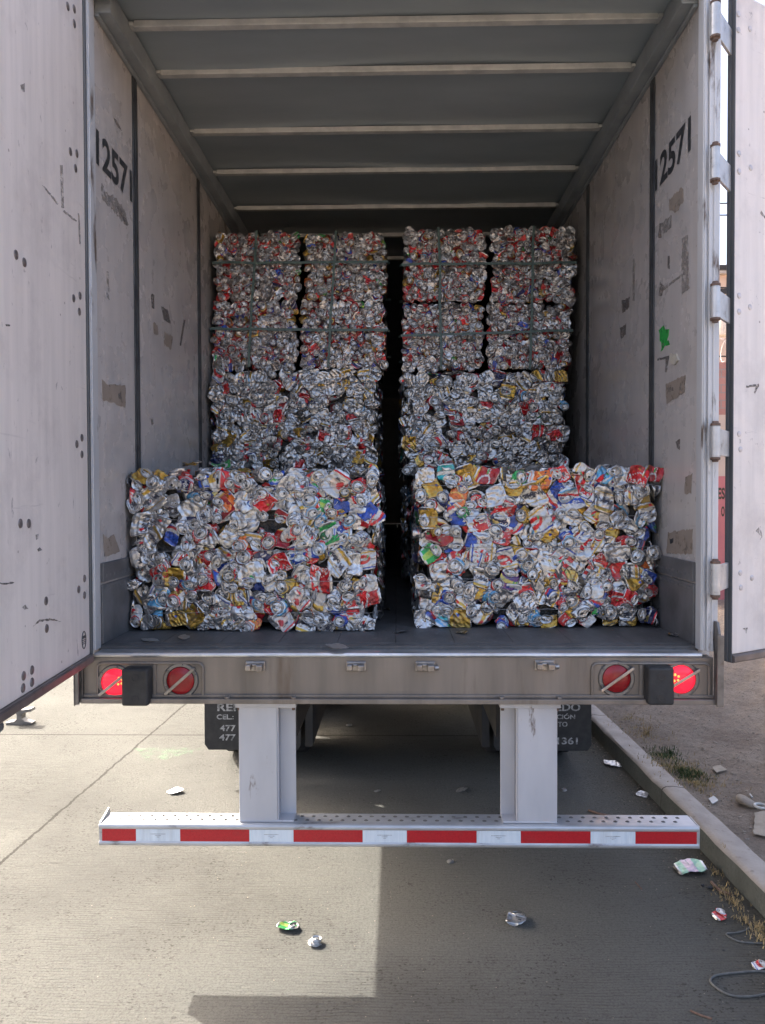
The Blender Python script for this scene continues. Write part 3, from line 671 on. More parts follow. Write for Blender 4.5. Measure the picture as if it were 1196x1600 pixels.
def tri(a): return 2*np.abs((a/(2*math.pi)) % 1.0 - 0.5)*2 - 1
def can_mesh(kind, dsg, seed, nu=56, nv=30, Lc=0.122):
    """vertices, quads and label colours of one crushed can; local +y looks out of the bale"""
    rng = np.random.RandomState(seed); R = 0.033
    th = np.arange(nu)*2*math.pi/nu + rng.rand()*6
    V, C, Q = [], [], []
    def ring(r, z, col, wob=0.0):
        V.append(np.stack([r*np.cos(th), r*np.sin(th), np.full(nu, z)], 1)); C.append(np.broadcast_to(col, (nu, 4)) if np.ndim(col) == 1 else col)
    def bridge(a, b): 
        k = np.arange(nu); Q.append(np.stack([a*nu + k, a*nu + (k+1) % nu, b*nu + (k+1) % nu, b*nu + k], 1))
    uu = (np.arange(nu)/nu*TW).astype(int)
    h = Lc/2; n = 0
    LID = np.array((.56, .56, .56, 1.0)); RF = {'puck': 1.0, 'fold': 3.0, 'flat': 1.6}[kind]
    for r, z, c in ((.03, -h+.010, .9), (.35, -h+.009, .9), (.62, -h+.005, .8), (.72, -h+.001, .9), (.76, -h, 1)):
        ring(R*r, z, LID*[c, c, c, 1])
    for i in range(nv + 1):
        t = i/nv; z = -h + Lc*t
        r = R*(0.78 + 0.22*min(1, t/0.06)) if t < 0.06 else R*(1 - 0.2*max(0, (t - 0.9)/0.1))
        ring(r, z, dsg[min(TH-1, int(t*TH)), uu] if 0.05 < t < 0.94 else LID)
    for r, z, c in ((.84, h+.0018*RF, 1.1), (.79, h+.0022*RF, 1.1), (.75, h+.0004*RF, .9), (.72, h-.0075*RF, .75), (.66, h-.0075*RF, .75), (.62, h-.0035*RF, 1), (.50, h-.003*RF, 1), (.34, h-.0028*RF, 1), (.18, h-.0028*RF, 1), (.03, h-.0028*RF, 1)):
        col = np.tile(LID*[c, c, c, 1], (nu, 1))  # groove shade and rim brightness painted into the lid colour
        if r < .6:
            hx, hy = R*r*np.cos(th) - R*0.36, R*r*np.sin(th)
            op = (hx/(R*.27))**2 + (hy/(R*.22))**2 < 1; col[op] = (.02, .02, .02, .2)
        ring(R*r, z, col)
    nr = len(V)
    for i in range(nr - 1): bridge(i, i + 1)
    V = np.concatenate(V); C = np.concatenate(C).astype(float); Q = np.concatenate(Q)
    # the pull tab
    k = np.arange(12)*2*math.pi/12; n0 = len(V)
    tab = np.concatenate([np.stack([-R*.12 + R*a*np.cos(k), R*b*np.sin(k), np.full(12, h + (zz - .0029)*RF)], 1) for a, b, zz in ((.34, .22, .0002), (.34, .22, .0022), (.22, .12, .0022), (.22, .12, .0002))])
    V = np.concatenate([V, tab]); C = np.concatenate([C, np.tile((.7, .7, .7, 1.), (48, 1))])
    j = np.arange(12)
    for a in range(3): Q = np.concatenate([Q, np.stack([n0 + a*12 + j, n0 + a*12 + (j+1) % 12, n0 + (a+1)*12 + (j+1) % 12, n0 + (a+1)*12 + j], 1)])
    x, y, z = V.T.copy(); sg = np.tanh(y/0.008)
    def creases(q1, q2, num, a):
        d = np.zeros_like(q1)
        for _ in range(num):
            an = rng.uniform(0, 6.28); c = rng.uniform(-.035, .035); d += rng.uniform(-a, a)*np.abs(math.cos(an)*q1 + math.sin(an)*q2 - c)
        return d - d.mean()
    def wrinkle(q1, q2, num, amp):
        d = np.zeros_like(q1)
        for _ in range(num):
            an = rng.uniform(0, 6.28); fr = rng.uniform(110, 420); d += tri(fr*(math.cos(an)*q1 + math.sin(an)*q2) + rng.uniform(0, 6) + 1.2*np.sin(70*q1 + 50*q2 + rng.uniform(0, 6)))*amp*110/fr*rng.uniform(.5, 1.6)
        return d
    t = np.clip(np.abs(z)/h, 0, 1)
    if kind in ('flat', 'fold'):
        km, ke = rng.uniform(.14, .3), rng.uniform(.4, .6) if kind == 'flat' else rng.uniform(.78, .95)
        fl = R*np.tanh(2.6*y/R)*.62; kk = np.clip(t**3*1.25, 0, 1) if kind == 'flat' else t**3
        y = fl*km*(1 - kk) + y*ke*kk; x = x*(1.38 - (0.2 if kind == 'flat' else .34)*t**3)
        x = x + 0.006*tri(z*rng.uniform(30, 60) + rng.uniform(0, 6)) + rng.uniform(-.25, .25)*z
        w = 1 - 0.75*t**4
        y = y + creases(x, z, 6, .26)*w + wrinkle(x, z, 6, .0032)*(0.4 + 0.6*np.abs(sg))*w + sg*wrinkle(x, z, 3, .0022)*w
        z = z*rng.uniform(.78, .95) + 0.15*wrinkle(x, y, 3, .01)
        if kind == 'fold':
            z0 = rng.uniform(-.004, .022); ph = rng.uniform(1.15, 1.75)
            s_ = np.clip((z - z0)/.016, 0, 1); f = ph*s_*s_*(3 - 2*s_); dz = np.maximum(z - z0, 0); up = z > z0
            y2 = np.where(up, y*np.cos(f) + dz*np.sin(f), y); z2 = np.where(up, z0 + dz*np.cos(f) - y*np.sin(f), z)
            y, z = np.where(y2 > 0, y2*.45, y2), z2
        y = y*.6 + wrinkle(x, z, 4, .0008)
    else:
        an = np.arctan2(y, x); mid = 1 - t**2; c = rng.uniform(.18, .42)
        rr = 1 + mid*(.22*tri(rng.randint(2, 4)*an + rng.uniform(0, 6) + z*60) + .12*tri(rng.randint(5, 9)*an + rng.uniform(0, 6) + z*90)) + .10*tri(z*260 + an + rng.uniform(0, 6))*mid
        zz_ = z; lo = (z < -h*.2)
        x, y = x*rr, y*rr; z = np.where(z > h - .009, h*c + (z - h), np.where(np.abs(z) > h*.9, z*c, z*c))
        sq = rng.uniform(.72, 1.0); y = y*sq
        x = x + (zz_ - h)*rng.uniform(-.45, .45); y = y + (zz_ - h)*rng.uniform(-.45, .45)
        z = z + creases(x, y, 4, .16)*.6 + wrinkle(x, y, 3, .0012)
        x, y, z = x, z, -y
    P = np.stack([x, y, z], 1); P -= (P.max(0) + P.min(0))/2
    return P, Q, C

def quad_mesh(name, V, Q, C, mat, smooth=True):
    me = bpy.data.meshes.new(name); V = np.asarray(V, np.float32); Q = np.asarray(Q, np.int32)
    me.vertices.add(len(V)); me.vertices.foreach_set('co', V.ravel())
    me.loops.add(Q.size); me.loops.foreach_set('vertex_index', Q.ravel())
    me.polygons.add(len(Q)); me.polygons.foreach_set('loop_start', np.arange(len(Q), dtype=np.int32)*4)
    me.polygons.foreach_set('use_smooth', np.full(len(Q), smooth))
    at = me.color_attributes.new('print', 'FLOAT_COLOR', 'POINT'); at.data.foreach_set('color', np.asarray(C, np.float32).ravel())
    me.materials.append(mat); me.update(calc_edges=True); me.validate(); return me

def can_material(name, grime, amount, rough):
    t = NT(name); a = t.n('Attribute', attribute_name='print'); v = t.coord()
    rnd = t.n('ObjectInfo').outputs['Random']
    vv = t.n('VectorMath', operation='ADD', ins={0: v, 1: t.n('CombineXYZ', ins={0: t.math('MULTIPLY', rnd, 9.0), 1: t.math('MULTIPLY', rnd, 5.0)}).outputs[0]}).outputs[0]
    f = t.ramp(t.noise(vv, 24, 6, 0.65), 0.42, 0.72)
    col = t.mix(t.math('MULTIPLY', f, amount), a.outputs['Color'], grime)
    t.set('Base Color', col); t.set('Metallic', t.math('MULTIPLY', a.outputs['Alpha'], 0.92))
    t.set('Roughness', t.n('MapRange', ins={0: t.noise(vv, 60, 3), 3: rough - 0.08, 4: rough + 0.14}).outputs[0])
    t.set('Normal', t.bump(t.noise(vv, 150, 3), 0.0011, 0.55)); return t.m
M['can_mid'] = can_material('shaded_printed_aluminium', (.185, .16, .135), 0.62, 0.31)  # darker can metal: dimness deeper in the trailer painted into the colour
M['can'] = can_material('printed_aluminium', (.24, .205, .17), 0.5, 0.31)
M['can_old'] = can_material('dull_printed_aluminium', (.21, .12, .08), 0.88, 0.28)

def _pale():
    g = blank((.34, .58, .40, .3)); g[30:66] = (.66, .50, .56, .3); g[46:50, 20:70] = (.25, .3, .28, .3); g[:8] = SIL; return g
DES = {n: design(n) for n in ('silver_text', 'silver_text_side', 'bare', 'gold', 'gold_plain', 'red_script', 'red', 'dark_red', 'white_oval', 'blue_swoosh', 'white_blue', 'shield', 'light_blue', 'orange', 'green', 'black', 'navy', 'teal', 'white_gold', 'grey_fine', 'purple')}
W_NEW = dict(silver_text=12, silver_text_side=12, grey_fine=14, bare=13, gold=6, gold_plain=5.5, red_script=11, red=6, dark_red=3, white_oval=6.5, blue_swoosh=4.5, white_blue=5, shield=2, light_blue=3, orange=1.8, green=2, black=3, navy=3.5, teal=.7, white_gold=6, purple=.5)
W_MID = dict(silver_text=12, silver_text_side=10, grey_fine=20, bare=20, gold=6, gold_plain=7, red_script=5, red=5, dark_red=2, white_oval=4, blue_swoosh=4, white_blue=4, shield=2, light_blue=2, orange=1.5, green=3, black=4, navy=5, teal=1, white_gold=2, purple=1)
W_OLD = dict(bare=42, grey_fine=8, red=15, dark_red=10, red_script=8, blue_swoosh=8, navy=3, gold=2, gold_plain=2, white_oval=4, white_blue=3, orange=1.5, green=1.5)
def library(weights, kinds, mat, tag, seed0, hi=True):
    lib = []; s = seed0
    for d, w in weights.items():
        for kd, cnt, kw in kinds:
            for i in range(cnt if w > 4 else 1):
                s += 1
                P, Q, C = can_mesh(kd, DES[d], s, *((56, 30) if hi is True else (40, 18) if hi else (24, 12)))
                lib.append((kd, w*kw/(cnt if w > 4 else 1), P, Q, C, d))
    return lib
LIB = library(W_NEW, (('flat', 2, 1.0), ('fold', 2, .75), ('puck', 2, .8)), M['can'], 'new', 100)
MED = library(W_NEW, (('flat', 2, 1.0), ('fold', 1, .6), ('puck', 1, .7)), M['can'], 'med', 5000, 1)
MED_OLD = library(W_OLD, (('puck', 2, 1.0), ('fold', 1, .5)), M['can_old'], 'medold', 6000, 1)
LIB_OLD = library(W_OLD, (('puck', 3, 1.0), ('fold', 1, .6)), M['can_old'], 'old', 900)
LOW = library(W_MID, (('flat', 1, 1.0), ('fold', 1, .6), ('puck', 1, .5)), M['can'], 'low', 2000, False)
LOW_OLD = library(W_OLD, (('puck', 1, 1.0), ('fold', 1, .6), ('flat', 1, .3)), M['can_old'], 'lowold', 3000, False)
def pick(lib, rng, weights=None):
    w = np.array([e[1] if weights is None else weights.get(e[5], 0.5)*e[1] for e in lib]); return lib[rng.choice(len(lib), p=w/w.sum())]
_proto = {}
def can_object(e, mat, parent, name='crushed_can'):
    k = (id(e[2]), mat.name)
    if k not in _proto:
        _proto[k] = bpy.data.objects.new(name, quad_mesh('crushed_can', e[2], e[3], e[4], mat))
    o = _proto[k].copy(); COL.objects.link(o); o.parent = parent; return o
def orient(nrm, spin, tilt, rng):
    n_ = Vector(nrm).normalized(); u = n_.orthogonal().normalized(); u = Matrix.Rotation(spin, 3, n_) @ u
    w = u.cross(n_); m3 = Matrix((u, n_, w)).transposed()
    ax = Vector((rng.normal(), rng.normal(), rng.normal())).normalized()
    return Matrix.Rotation(tilt, 3, ax) @ m3

def bale(label, group, x0, x1, y0, y1, z0, z1, style, seed, nx, nz, sides, wires=5):
    """a pressed bale: dark core, about a hundred cans of its front face as parts, the rest as one mass"""
    rng = np.random.RandomState(seed)
    old = style == 'old'
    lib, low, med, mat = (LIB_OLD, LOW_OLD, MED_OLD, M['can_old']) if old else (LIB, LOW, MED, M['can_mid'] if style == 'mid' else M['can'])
    wts = None if style != 'mid' else W_MID
    cx, cy = (x0 + x1)/2, (y0 + y1)/2
    root = empty('can_bale', (cx, cy, z0), label, 'bale', group)
    hx, hy, H = (x1 - x0)/2, (y1 - y0)/2, z1 - z0
    ins = 0.05 if not old else 0.032
    m = MB(); m.box((-hx + ins, -hy + ins + .01, 0.03), (hx - ins, hy - ins, H - ins)); m.build('pressed_core', M['core'], root)
    sc_ = (0.66, 0.86) if old else (0.76, 1.12)
    cells = [(i, k) for i in range(nx) for k in range(nz)]; rng.shuffle(cells)
    for q, (i, k) in enumerate(cells[:100] if nx*nz else []):
        e = pick(lib, rng, wts); s = rng.uniform(*sc_) * (1.0 if e[0] == 'flat' or old else 0.9)
        gx, gz = 2*hx/nx, H/nz
        x = -hx + gx*(i + .5 + (0.25 if k % 2 else -0.25)) + rng.uniform(-.33, .33)*gx
        z = gz*(k + .5) + rng.uniform(-.33, .33)*gz
        edge = (0.05 if e[0] == 'flat' else 0.038)*s if not old else 0.026 if e[0] == 'puck' else 0.036
        lo_ = .4 if not old else 1.0
        x = min(max(x, -hx + edge*rng.uniform(lo_, 1)), hx - edge*rng.uniform(lo_, 1)); z = min(max(z, edge*rng.uniform(.55, 1)), H - edge*rng.uniform(max(lo_, .8), 1))
        y = -hy + rng.uniform(-.004, .008)
        o = can_object(e, mat, root)
        m3 = orient((0, -1, 0), rng.uniform(0, 6.28), rng.normal()*(0.10 if not old else 0.22), rng)
        o.matrix_local = Matrix.Translation((x, y, z)) @ m3.to_4x4() @ Matrix.Diagonal((s, s*(1 if e[0] != 'flat' else .9), s, 1))
    VV, QQ, CC, n0 = [], [], [], 0
    def put(e, p, m3, s):
        nonlocal n0
        a = np.array(m3)*s; VV.append(e[2] @ a.T + np.array(p)); QQ.append(e[3] + n0); CC.append(e[4]); n0 += len(e[2])
    k_ = 1.0 if not old else 0.55
    def face(nrm, area, fn, depth, dens=135, low=low, tl=.4):
        for _ in range(int(area*dens/k_)):
            e = pick(low, rng, wts if low is med else None); p = Vector(fn(rng.rand(), rng.rand())) - Vector(nrm)*rng.uniform(*depth)
            put(e, p, orient(nrm, rng.uniform(0, 6.28), rng.normal()*tl, rng), rng.uniform(*sc_))
    e_ = 0.042
    zz0 = .022
    if nx*nz: face((0, -1, 0), 2*hx*H, lambda a, b: (-hx + e_ + a*(2*hx - 2*e_), -hy, zz0 + b*(H - zz0 - e_)), (0.002, 0.03), 300, med, .16)
    for nrm, dep, fl in sides:
        yy1 = min(2*hy, dep)
        if nrm[0]: face(nrm, yy1*H, lambda a, b: (nrm[0]*hx, -hy + 0.03 + a*(yy1 - .05), zz0 + b*(H - zz0 - e_)), (-0.004, 0.035), fl)
        else: face(nrm, 2*hx*yy1, lambda a, b: (-hx + e_ + a*(2*hx - 2*e_), -hy + 0.03 + b*(yy1 - .05), H), (0.012, 0.04), fl)
    if VV:
        VV = np.concatenate(VV); j_ = 0.002 if old else 0.022; n_ = len(VV)     # the press leaves flat faces
        VV[:, 1] = np.maximum(VV[:, 1], -hy - .012); VV[:, 0] = np.clip(VV[:, 0], -hx - j_, hx + j_); VV[:, 2] = np.clip(VV[:, 2], .003, H + j_*.5)
        o = bpy.data.objects.new('can_mass', quad_mesh('can_mass', VV, np.concatenate(QQ), np.concatenate(CC), mat)); COL.objects.link(o); o.parent = root; o['kind'] = 'stuff'
    for w in range(wires):
        z = H*(w + .62)/(wires + .25); m = MB(); yb = -hy - (0.031 if not old else .02)
        pts = [(-hx - .02, hy, z)] + [(-hx - .018, -hy + .02, z + rng.uniform(-.006, .006))] + [(-hx + 2*hx*(j + .5)/14, yb - rng.uniform(0, .006), z + rng.uniform(-.003, .003)) for j in range(14)] + [(hx + .018, -hy + .02, z + rng.uniform(-.006, .006)), (hx + .02, hy, z)]
        m.tube(pts, 0.0013, 5); m.build('wire', M['wire'], root)
    return root

LOOSE, STRAPPED = 'large loose bales of crushed cans', 'small strapped bales of crushed cans'
gapL, gapR, top = (1, 0, 0), (-1, 0, 0), (0, 0, 1)
d135 = 150
bale('large bale of shiny mixed cans standing on the trailer floor beside the left wall', LOOSE, -1.222, -0.085, 0.40, 1.50, FLOOR + .002, 1.992, 'new', 21, 13, 8, ((gapL, 1.1, d135), (gapR, .5, d135), (top, 1.1, 110)))
bale('large bale of shiny mixed cans standing on the trailer floor beside the right wall', LOOSE, 0.100, 1.212, 0.49, 1.59, FLOOR + .002, 2.004, 'new', 22, 13, 8, ((gapR, 1.1, d135), (gapL, .5, d135), (top, 1.1, 110)))
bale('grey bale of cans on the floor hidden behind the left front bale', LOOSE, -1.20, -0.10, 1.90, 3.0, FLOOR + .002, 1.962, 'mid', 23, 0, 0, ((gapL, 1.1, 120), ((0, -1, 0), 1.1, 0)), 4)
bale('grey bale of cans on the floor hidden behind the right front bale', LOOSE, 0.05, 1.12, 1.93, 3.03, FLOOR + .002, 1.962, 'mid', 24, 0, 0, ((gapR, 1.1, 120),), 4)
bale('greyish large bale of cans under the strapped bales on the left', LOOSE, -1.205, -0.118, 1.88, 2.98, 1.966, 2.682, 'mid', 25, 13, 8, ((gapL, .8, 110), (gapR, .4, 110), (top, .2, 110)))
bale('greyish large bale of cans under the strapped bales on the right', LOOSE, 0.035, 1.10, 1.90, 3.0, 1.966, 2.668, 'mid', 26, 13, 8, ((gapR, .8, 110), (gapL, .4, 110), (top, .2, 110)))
YS = 1.985
def small(px0, px1, py0, py1, label, seed, dy=0.0, gap=()):
    a, b = atY(px0, py0, YS), atY(px1, py1, YS)
    return [label, STRAPPED, a.x + .003, b.x - .003, YS + dy, YS + dy + 0.9, b.z, a.z, 'old', seed, 11, 9, gap, 0]
for r in ([335, 471, 363, 468.5, 'small strapped bale of dull cans, upper outer one of the left stack by the wall', 31, 0, ((top, .3, 60),)],
          [474, 605, 363, 468.5, 'small strapped bale of dull cans, upper one of the left stack beside the gap', 32, 0.03, ((top, .3, 60), (gapL, .6, 60))],
          [331, 466, 470.5, 574, 'small strapped bale of dull cans, lower outer one of the left stack by the wall', 33, 0, ((gapR, .3, 60),)],
          [468, 604, 470.5, 574, 'small strapped bale of dull cans, lower one of the left stack beside the gap', 34, 0.0, ((gapL, .6, 60),)],
          [630, 760, 358, 470, 'small strapped bale of dull cans, upper one of the right stack beside the gap', 35, 0, ((top, .3, 60), (gapR, .6, 60))],
          [767, 900, 356, 473, 'small strapped bale of dull cans, upper outer one of the right stack by the wall', 36, 0, ((top, .3, 60), (gapL, .5, 60))],
          [629, 757, 472, 578, 'small strapped bale of dull cans, lower one of the right stack beside the gap', 37, 0.02, ((gapR, .6, 60),)],
          [760, 893, 475, 578, 'small strapped bale of dull cans, lower outer one of the right stack by the wall', 38, 0, ((gapL, .5, 60),)]):
    a = small(*r)
    if r[3] > 560: a[6] = 2.70 if r[0] < 600 else 2.69
    bale(*a)
def strap_loop(pts, w, label, horizontal):
    m = MB(); V = [Vector(p) for p in pts]; n_ = len(V); k = 0.0016
    c = sum(V, Vector())/n_; off = Vector((0, 0, w/2)) if horizontal else Vector((w/2, 0, 0))
    out = []
    for i, p in enumerate(V):
        e = (V[(i+1) % n_] - V[i]).normalized(); f = (V[i] - V[i-1]).normalized(); nn = (e - f); nn = nn.normalized() if nn.length > 1e-3 else e.cross(off).normalized()
        if nn.dot(p - c) < 0: nn = -nn
        out.append((p - off, p + off, p + off + nn*k, p - off + nn*k))
    vs = [q for o in out for q in o]
    m.add(vs, [(i*4 + a, i*4 + (a+1) % 4, ((i+1) % n_)*4 + (a+1) % 4, ((i+1) % n_)*4 + a) for i in range(n_) for a in range(4)])
    props(m.build('strap', M['strap']), label, 'strap', 'green straps round the small bales')
def hstrap(pl, pr, yl, yr, label):
    a, b = atY(pl, yl, YS - .035), atY(pr, yr, YS - .035); n_ = 8
    f = [a.lerp(b, k/n_) + Vector((0, random.uniform(-.004, .002), random.uniform(-.004, .004))) for k in range(n_ + 1)]
    strap_loop([(a.x - .012, YS + .93, a.z)] + [(a.x - .012, YS, a.z)] + f + [(b.x + .012, YS, b.z), (b.x + .012, YS + .93, b.z)], 0.0155, label, True)
def vstrap(pt, pb, yt, yb, label):
    a, b = atY(pt, yt, YS - .035), atY(pb, yb, YS - .035); n_ = 8
    f = [a.lerp(b, k/n_) + Vector((random.uniform(-.005, .005), random.uniform(-.003, .003), 0)) for k in range(n_ + 1)]
    strap_loop([(a.x, YS + .93, a.z + .014), (a.x, YS - .005, a.z + .014)] + f + [(b.x, YS + .93, b.z - .006)], 0.0155, label, False)
hstrap(333, 606, 411, 409, 'green strap round both upper bales of the left stack'); hstrap(330, 606, 514, 516, 'green strap round both lower bales of the left stack')
hstrap(628, 901, 413, 411, 'green strap round both upper bales of the right stack'); hstrap(627, 895, 525, 516, 'green strap round both lower bales of the right stack')
vstrap(401, 389, 361, 573, 'green strap running down the outer bales of the left stack'); vstrap(525, 513, 361, 573, 'green strap running down the left stack bales beside the gap')
vstrap(686, 690, 356, 577, 'green strap running down the right stack bales beside the gap'); vstrap(834, 829, 354, 577, 'green strap running down the outer bales of the right stack')

# ---------------------------------------------------------------- ground, road, kerb, dirt lot
def concrete():
    t = NT('road_concrete'); v = t.coord()
    sep = t.n('SeparateXYZ', ins={0: v}); X, Y = sep.outputs[0], sep.outputs[1]
    col = t.mix(t.ramp(t.noise(v, 1.1, 5), 0.35, 0.7), (0.172, 0.168, 0.149), (0.134, 0.131, 0.117))
    col = t.mix(t.math('MULTIPLY', t.ramp(t.noise(v, 60, 6, 0.7), 0.4, 0.7), 0.45), col, (0.095, 0.09, 0.078))
    col = t.mix(t.math('MULTIPLY', t.ramp(t.noise(v, 0.55, 6, 0.6), 0.52, 0.72), 0.5), col, (0.10, 0.096, 0.088))
    col = t.mix(t.math('MULTIPLY', t.ramp(t.noise(v, 120, 3, 0.7), 0.5, 0.68), 0.5), col, (0.075, 0.072, 0.062))
    # grime gathers along the kerb
    g = t.math('ADD', X, t.math('MULTIPLY', t.noise(v, 3, 6, .7), 0.5))
    col = t.mix(t.math('MULTIPLY', t.n('MapRange', ins={0: g, 1: 1.45, 2: 1.85}).outputs[0], 0.75), col, (0.10, 0.088, 0.064))
    # pits, stretched across the road
    pv = t.coord((1, 1.45, 1))
    warp = t.n('VectorMath', operation='ADD', ins={0: pv, 1: t.n('VectorMath', operation='SCALE', ins={0: t.n('TexNoise', ins={'Vector': pv, 'Scale': 40.0}).outputs['Color'], 'Scale': 0.03}).outputs[0]}).outputs[0]
    pit = None
    for sc_, th_, gate in ((13.0, 0.13, 0.80), (22.0, 0.16, 0.70), (34.0, 0.22, 0.50), (52.0, 0.26, 0.40), (8.0, 0.085, 0.6)):
        vo = t.n('TexVoronoi', ins={'Vector': warp, 'Scale': sc_}); g_ = t.n('SeparateColor', ins={0: vo.outputs['Color']}).outputs[0]
        pk = t.math('MULTIPLY', t.math('LESS_THAN', vo.outputs['Distance'], th_), t.math('GREATER_THAN', g_, gate))
        pit = pk if pit is None else t.math('MAXIMUM', pit, pk)
    pit = t.math('MULTIPLY', pit, t.ramp(t.noise(v, 2.4, 5, .7), 0.44, 0.60))
    col = t.mix(t.math('MULTIPLY', pit, 0.6), col, (0.04, 0.037, 0.031))
    # transverse grooves
    wob = t.math('MULTIPLY', t.noise(t.coord((0.6, 1, 1)), 3.0, 4), 0.05)
    gr = t.math('SINE', t.math('MULTIPLY', t.math('ADD', Y, wob), 2*math.pi/0.0165))
    gm = t.ramp(t.noise(v, 0.9, 4), 0.38, 0.62); gm2 = t.ramp(t.noise(t.coord((3, 26, 1)), 3, 4), 0.35, 0.65)
    groove = t.math('MULTIPLY', t.math('MULTIPLY', t.ramp(gr, 0.55, 0.95), gm2), t.math('ADD', t.math('MULTIPLY', gm, 0.8), 0.2))
    col = t.mix(t.math('MULTIPLY', groove, 0.72), col, (0.06, 0.056, 0.047))
    # joints
    jn = t.math('MULTIPLY', t.math('SUBTRACT', t.noise(v, 9, 5, .7), 0.5), 0.05)
    jx = t.math('ABSOLUTE', t.math('ADD', t.math('SUBTRACT', t.math('ADD', X, 2.055), t.math('MULTIPLY', Y, 0.040)), jn))
    jy = t.math('ABSOLUTE', t.math('ADD', t.math('SUBTRACT', Y, 2.86), t.math('MULTIPLY', jn, 0.25)))
    jm = t.math('MAXIMUM', t.math('LESS_THAN', jx, 0.0085), t.math('LESS_THAN', jy, 0.008))
    col = t.mix(t.math('MULTIPLY', jm, 0.8), col, (0.05, 0.046, 0.04))
    t.set('Base Color', col); t.set('Roughness', 0.95); t.set('Specular IOR Level', 0.06)
    h = t.math('SUBTRACT', t.math('MULTIPLY', t.noise(v, 48, 9, 0.8), 1.3), t.math('MULTIPLY', groove, 0.45))
    h = t.math('SUBTRACT', h, t.math('MULTIPLY', pit, 0.9)); h = t.math('SUBTRACT', h, t.math('MULTIPLY', jm, 1.6))
    t.set('Normal', t.bump(h, 0.012, 1.0)); return t.m
def earth():
    t = NT('dry_earth'); v = t.coord()
    col = t.mix(t.ramp(t.noise(v, 2.2, 7, .65), 0.35, 0.68), (0.40, 0.325, 0.255), (0.27, 0.215, 0.17))
    col = t.mix(t.math('MULTIPLY', t.ramp(t.noise(v, 28, 8, .75), 0.48, 0.72), 0.75), col, (0.15, 0.115, 0.09))
    col = t.mix(t.math('MULTIPLY', t.ramp(t.noise(v, 90, 4, .7), 0.62, 0.72), 0.6), col, (0.52, 0.46, 0.39))
    t.set('Base Color', col); t.set('Roughness', 0.95); t.set('Specular IOR Level', 0.15)
    t.set('Normal', t.bump(t.noise(v, 26, 10, .78), 0.04, 1.0)); return t.m
M['road'] = concrete(); M['earth'] = earth()
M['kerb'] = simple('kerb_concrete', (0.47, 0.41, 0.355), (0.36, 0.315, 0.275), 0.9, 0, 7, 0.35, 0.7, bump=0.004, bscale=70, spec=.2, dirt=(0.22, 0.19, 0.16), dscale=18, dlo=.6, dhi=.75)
def kerbside():  # road side of the kerb, darker than its top
    t = NT('dark_kerb_face'); v = t.coord(); vs = t.coord((1, 1, .35))
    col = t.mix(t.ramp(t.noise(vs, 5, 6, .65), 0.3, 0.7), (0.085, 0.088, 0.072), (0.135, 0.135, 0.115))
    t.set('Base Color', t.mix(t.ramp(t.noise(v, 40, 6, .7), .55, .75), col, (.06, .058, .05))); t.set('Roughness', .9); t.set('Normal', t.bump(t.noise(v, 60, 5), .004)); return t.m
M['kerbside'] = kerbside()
def kerb_joints(m):                                  # a joint every 1.5 m and dark chips
    nt = m.node_tree; p = nt.nodes['Principled BSDF']; l = p.inputs['Base Color'].links[0].from_socket
    N = lambda ty, **k: (lambda nd: ([setattr(nd, a, b) for a, b in k.items()], nd)[1])(nt.nodes.new('ShaderNode' + ty))
    tc = N('TexCoord'); sp_ = N('SeparateXYZ'); nt.links.new(tc.outputs['Object'], sp_.inputs[0])
    a = N('Math', operation='PINGPONG'); nt.links.new(sp_.outputs[1], a.inputs[0]); a.inputs[1].default_value = 0.75
    b = N('Math', operation='LESS_THAN'); nt.links.new(a.outputs[0], b.inputs[0]); b.inputs[1].default_value = 0.005
    mx = N('Mix', data_type='RGBA'); nt.links.new(b.outputs[0], mx.inputs[0]); nt.links.new(l, mx.inputs[6]); mx.inputs[7].default_value = (.07, .062, .05, 1)
    nt.links.new(mx.outputs[2], p.inputs['Base Color'])
kerb_joints(M['kerb']); kerb_joints(M['kerbside'])
def sheet(name, x0, x1, y0, y1, z, mat, nx=1, ny=1, fn=None):
    m = MB(); xs = np.linspace(x0, x1, nx + 1); ys = np.linspace(y0, y1, ny + 1)
    m.add([(x, y, z + (fn(x, y) if fn else 0)) for y in ys for x in xs], [(j*(nx+1)+i, j*(nx+1)+i+1, (j+1)*(nx+1)+i+1, (j+1)*(nx+1)+i) for j in range(ny) for i in range(nx)])
    return props(m.build(name, mat, smooth=bool(fn)), kind='structure')
sheet('ground', -400, 400, -400, 400, -0.03, M['earth'])
sheet('road', -9, 1.75, -40, 200, 0.0, M['road'])
k0, k1 = atZ(1040, 1270), atZ(1194, 1434)
kdx = (k0.x - k1.x)/(k0.y - k1.y)
kx = lambda y: k0.x + kdx*(y - k0.y)
ya, yb = -3.4, 30
m = MB(); K = []
ys = np.concatenate([np.arange(ya, 8, 0.12), np.arange(8, yb + .1, 2.0)])
rk = np.random.RandomState(5)
prof = [(0, -0.02), (0.004, 0.03), (0.008, 0.105), (0.016, 0.119), (0.03, 0.125), (0.08, 0.126), (0.138, 0.122), (0.15, 0.10), (0.15, -0.02)]
for y in ys:
    w = rk.normal()*0.0009
    for a, z in prof: m.v.append((kx(y) + a + w + (rk.normal()*.0015 if z > 0 else 0), y, z + (rk.normal()*0.002 if z > 0.05 else 0)))
npf = len(prof)
for j in range(len(ys) - 1):
    for i in range(npf - 1):
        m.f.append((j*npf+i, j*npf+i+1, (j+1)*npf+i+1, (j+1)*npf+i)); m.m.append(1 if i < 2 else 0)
m.f.append(tuple(range(npf))); m.m.append(0); m.f.append(tuple((len(ys)-1)*npf+i for i in range(npf))); m.m.append(0)
props(m.build('kerb', [M['kerb'], M['kerbside']], smooth=True), kind='structure')
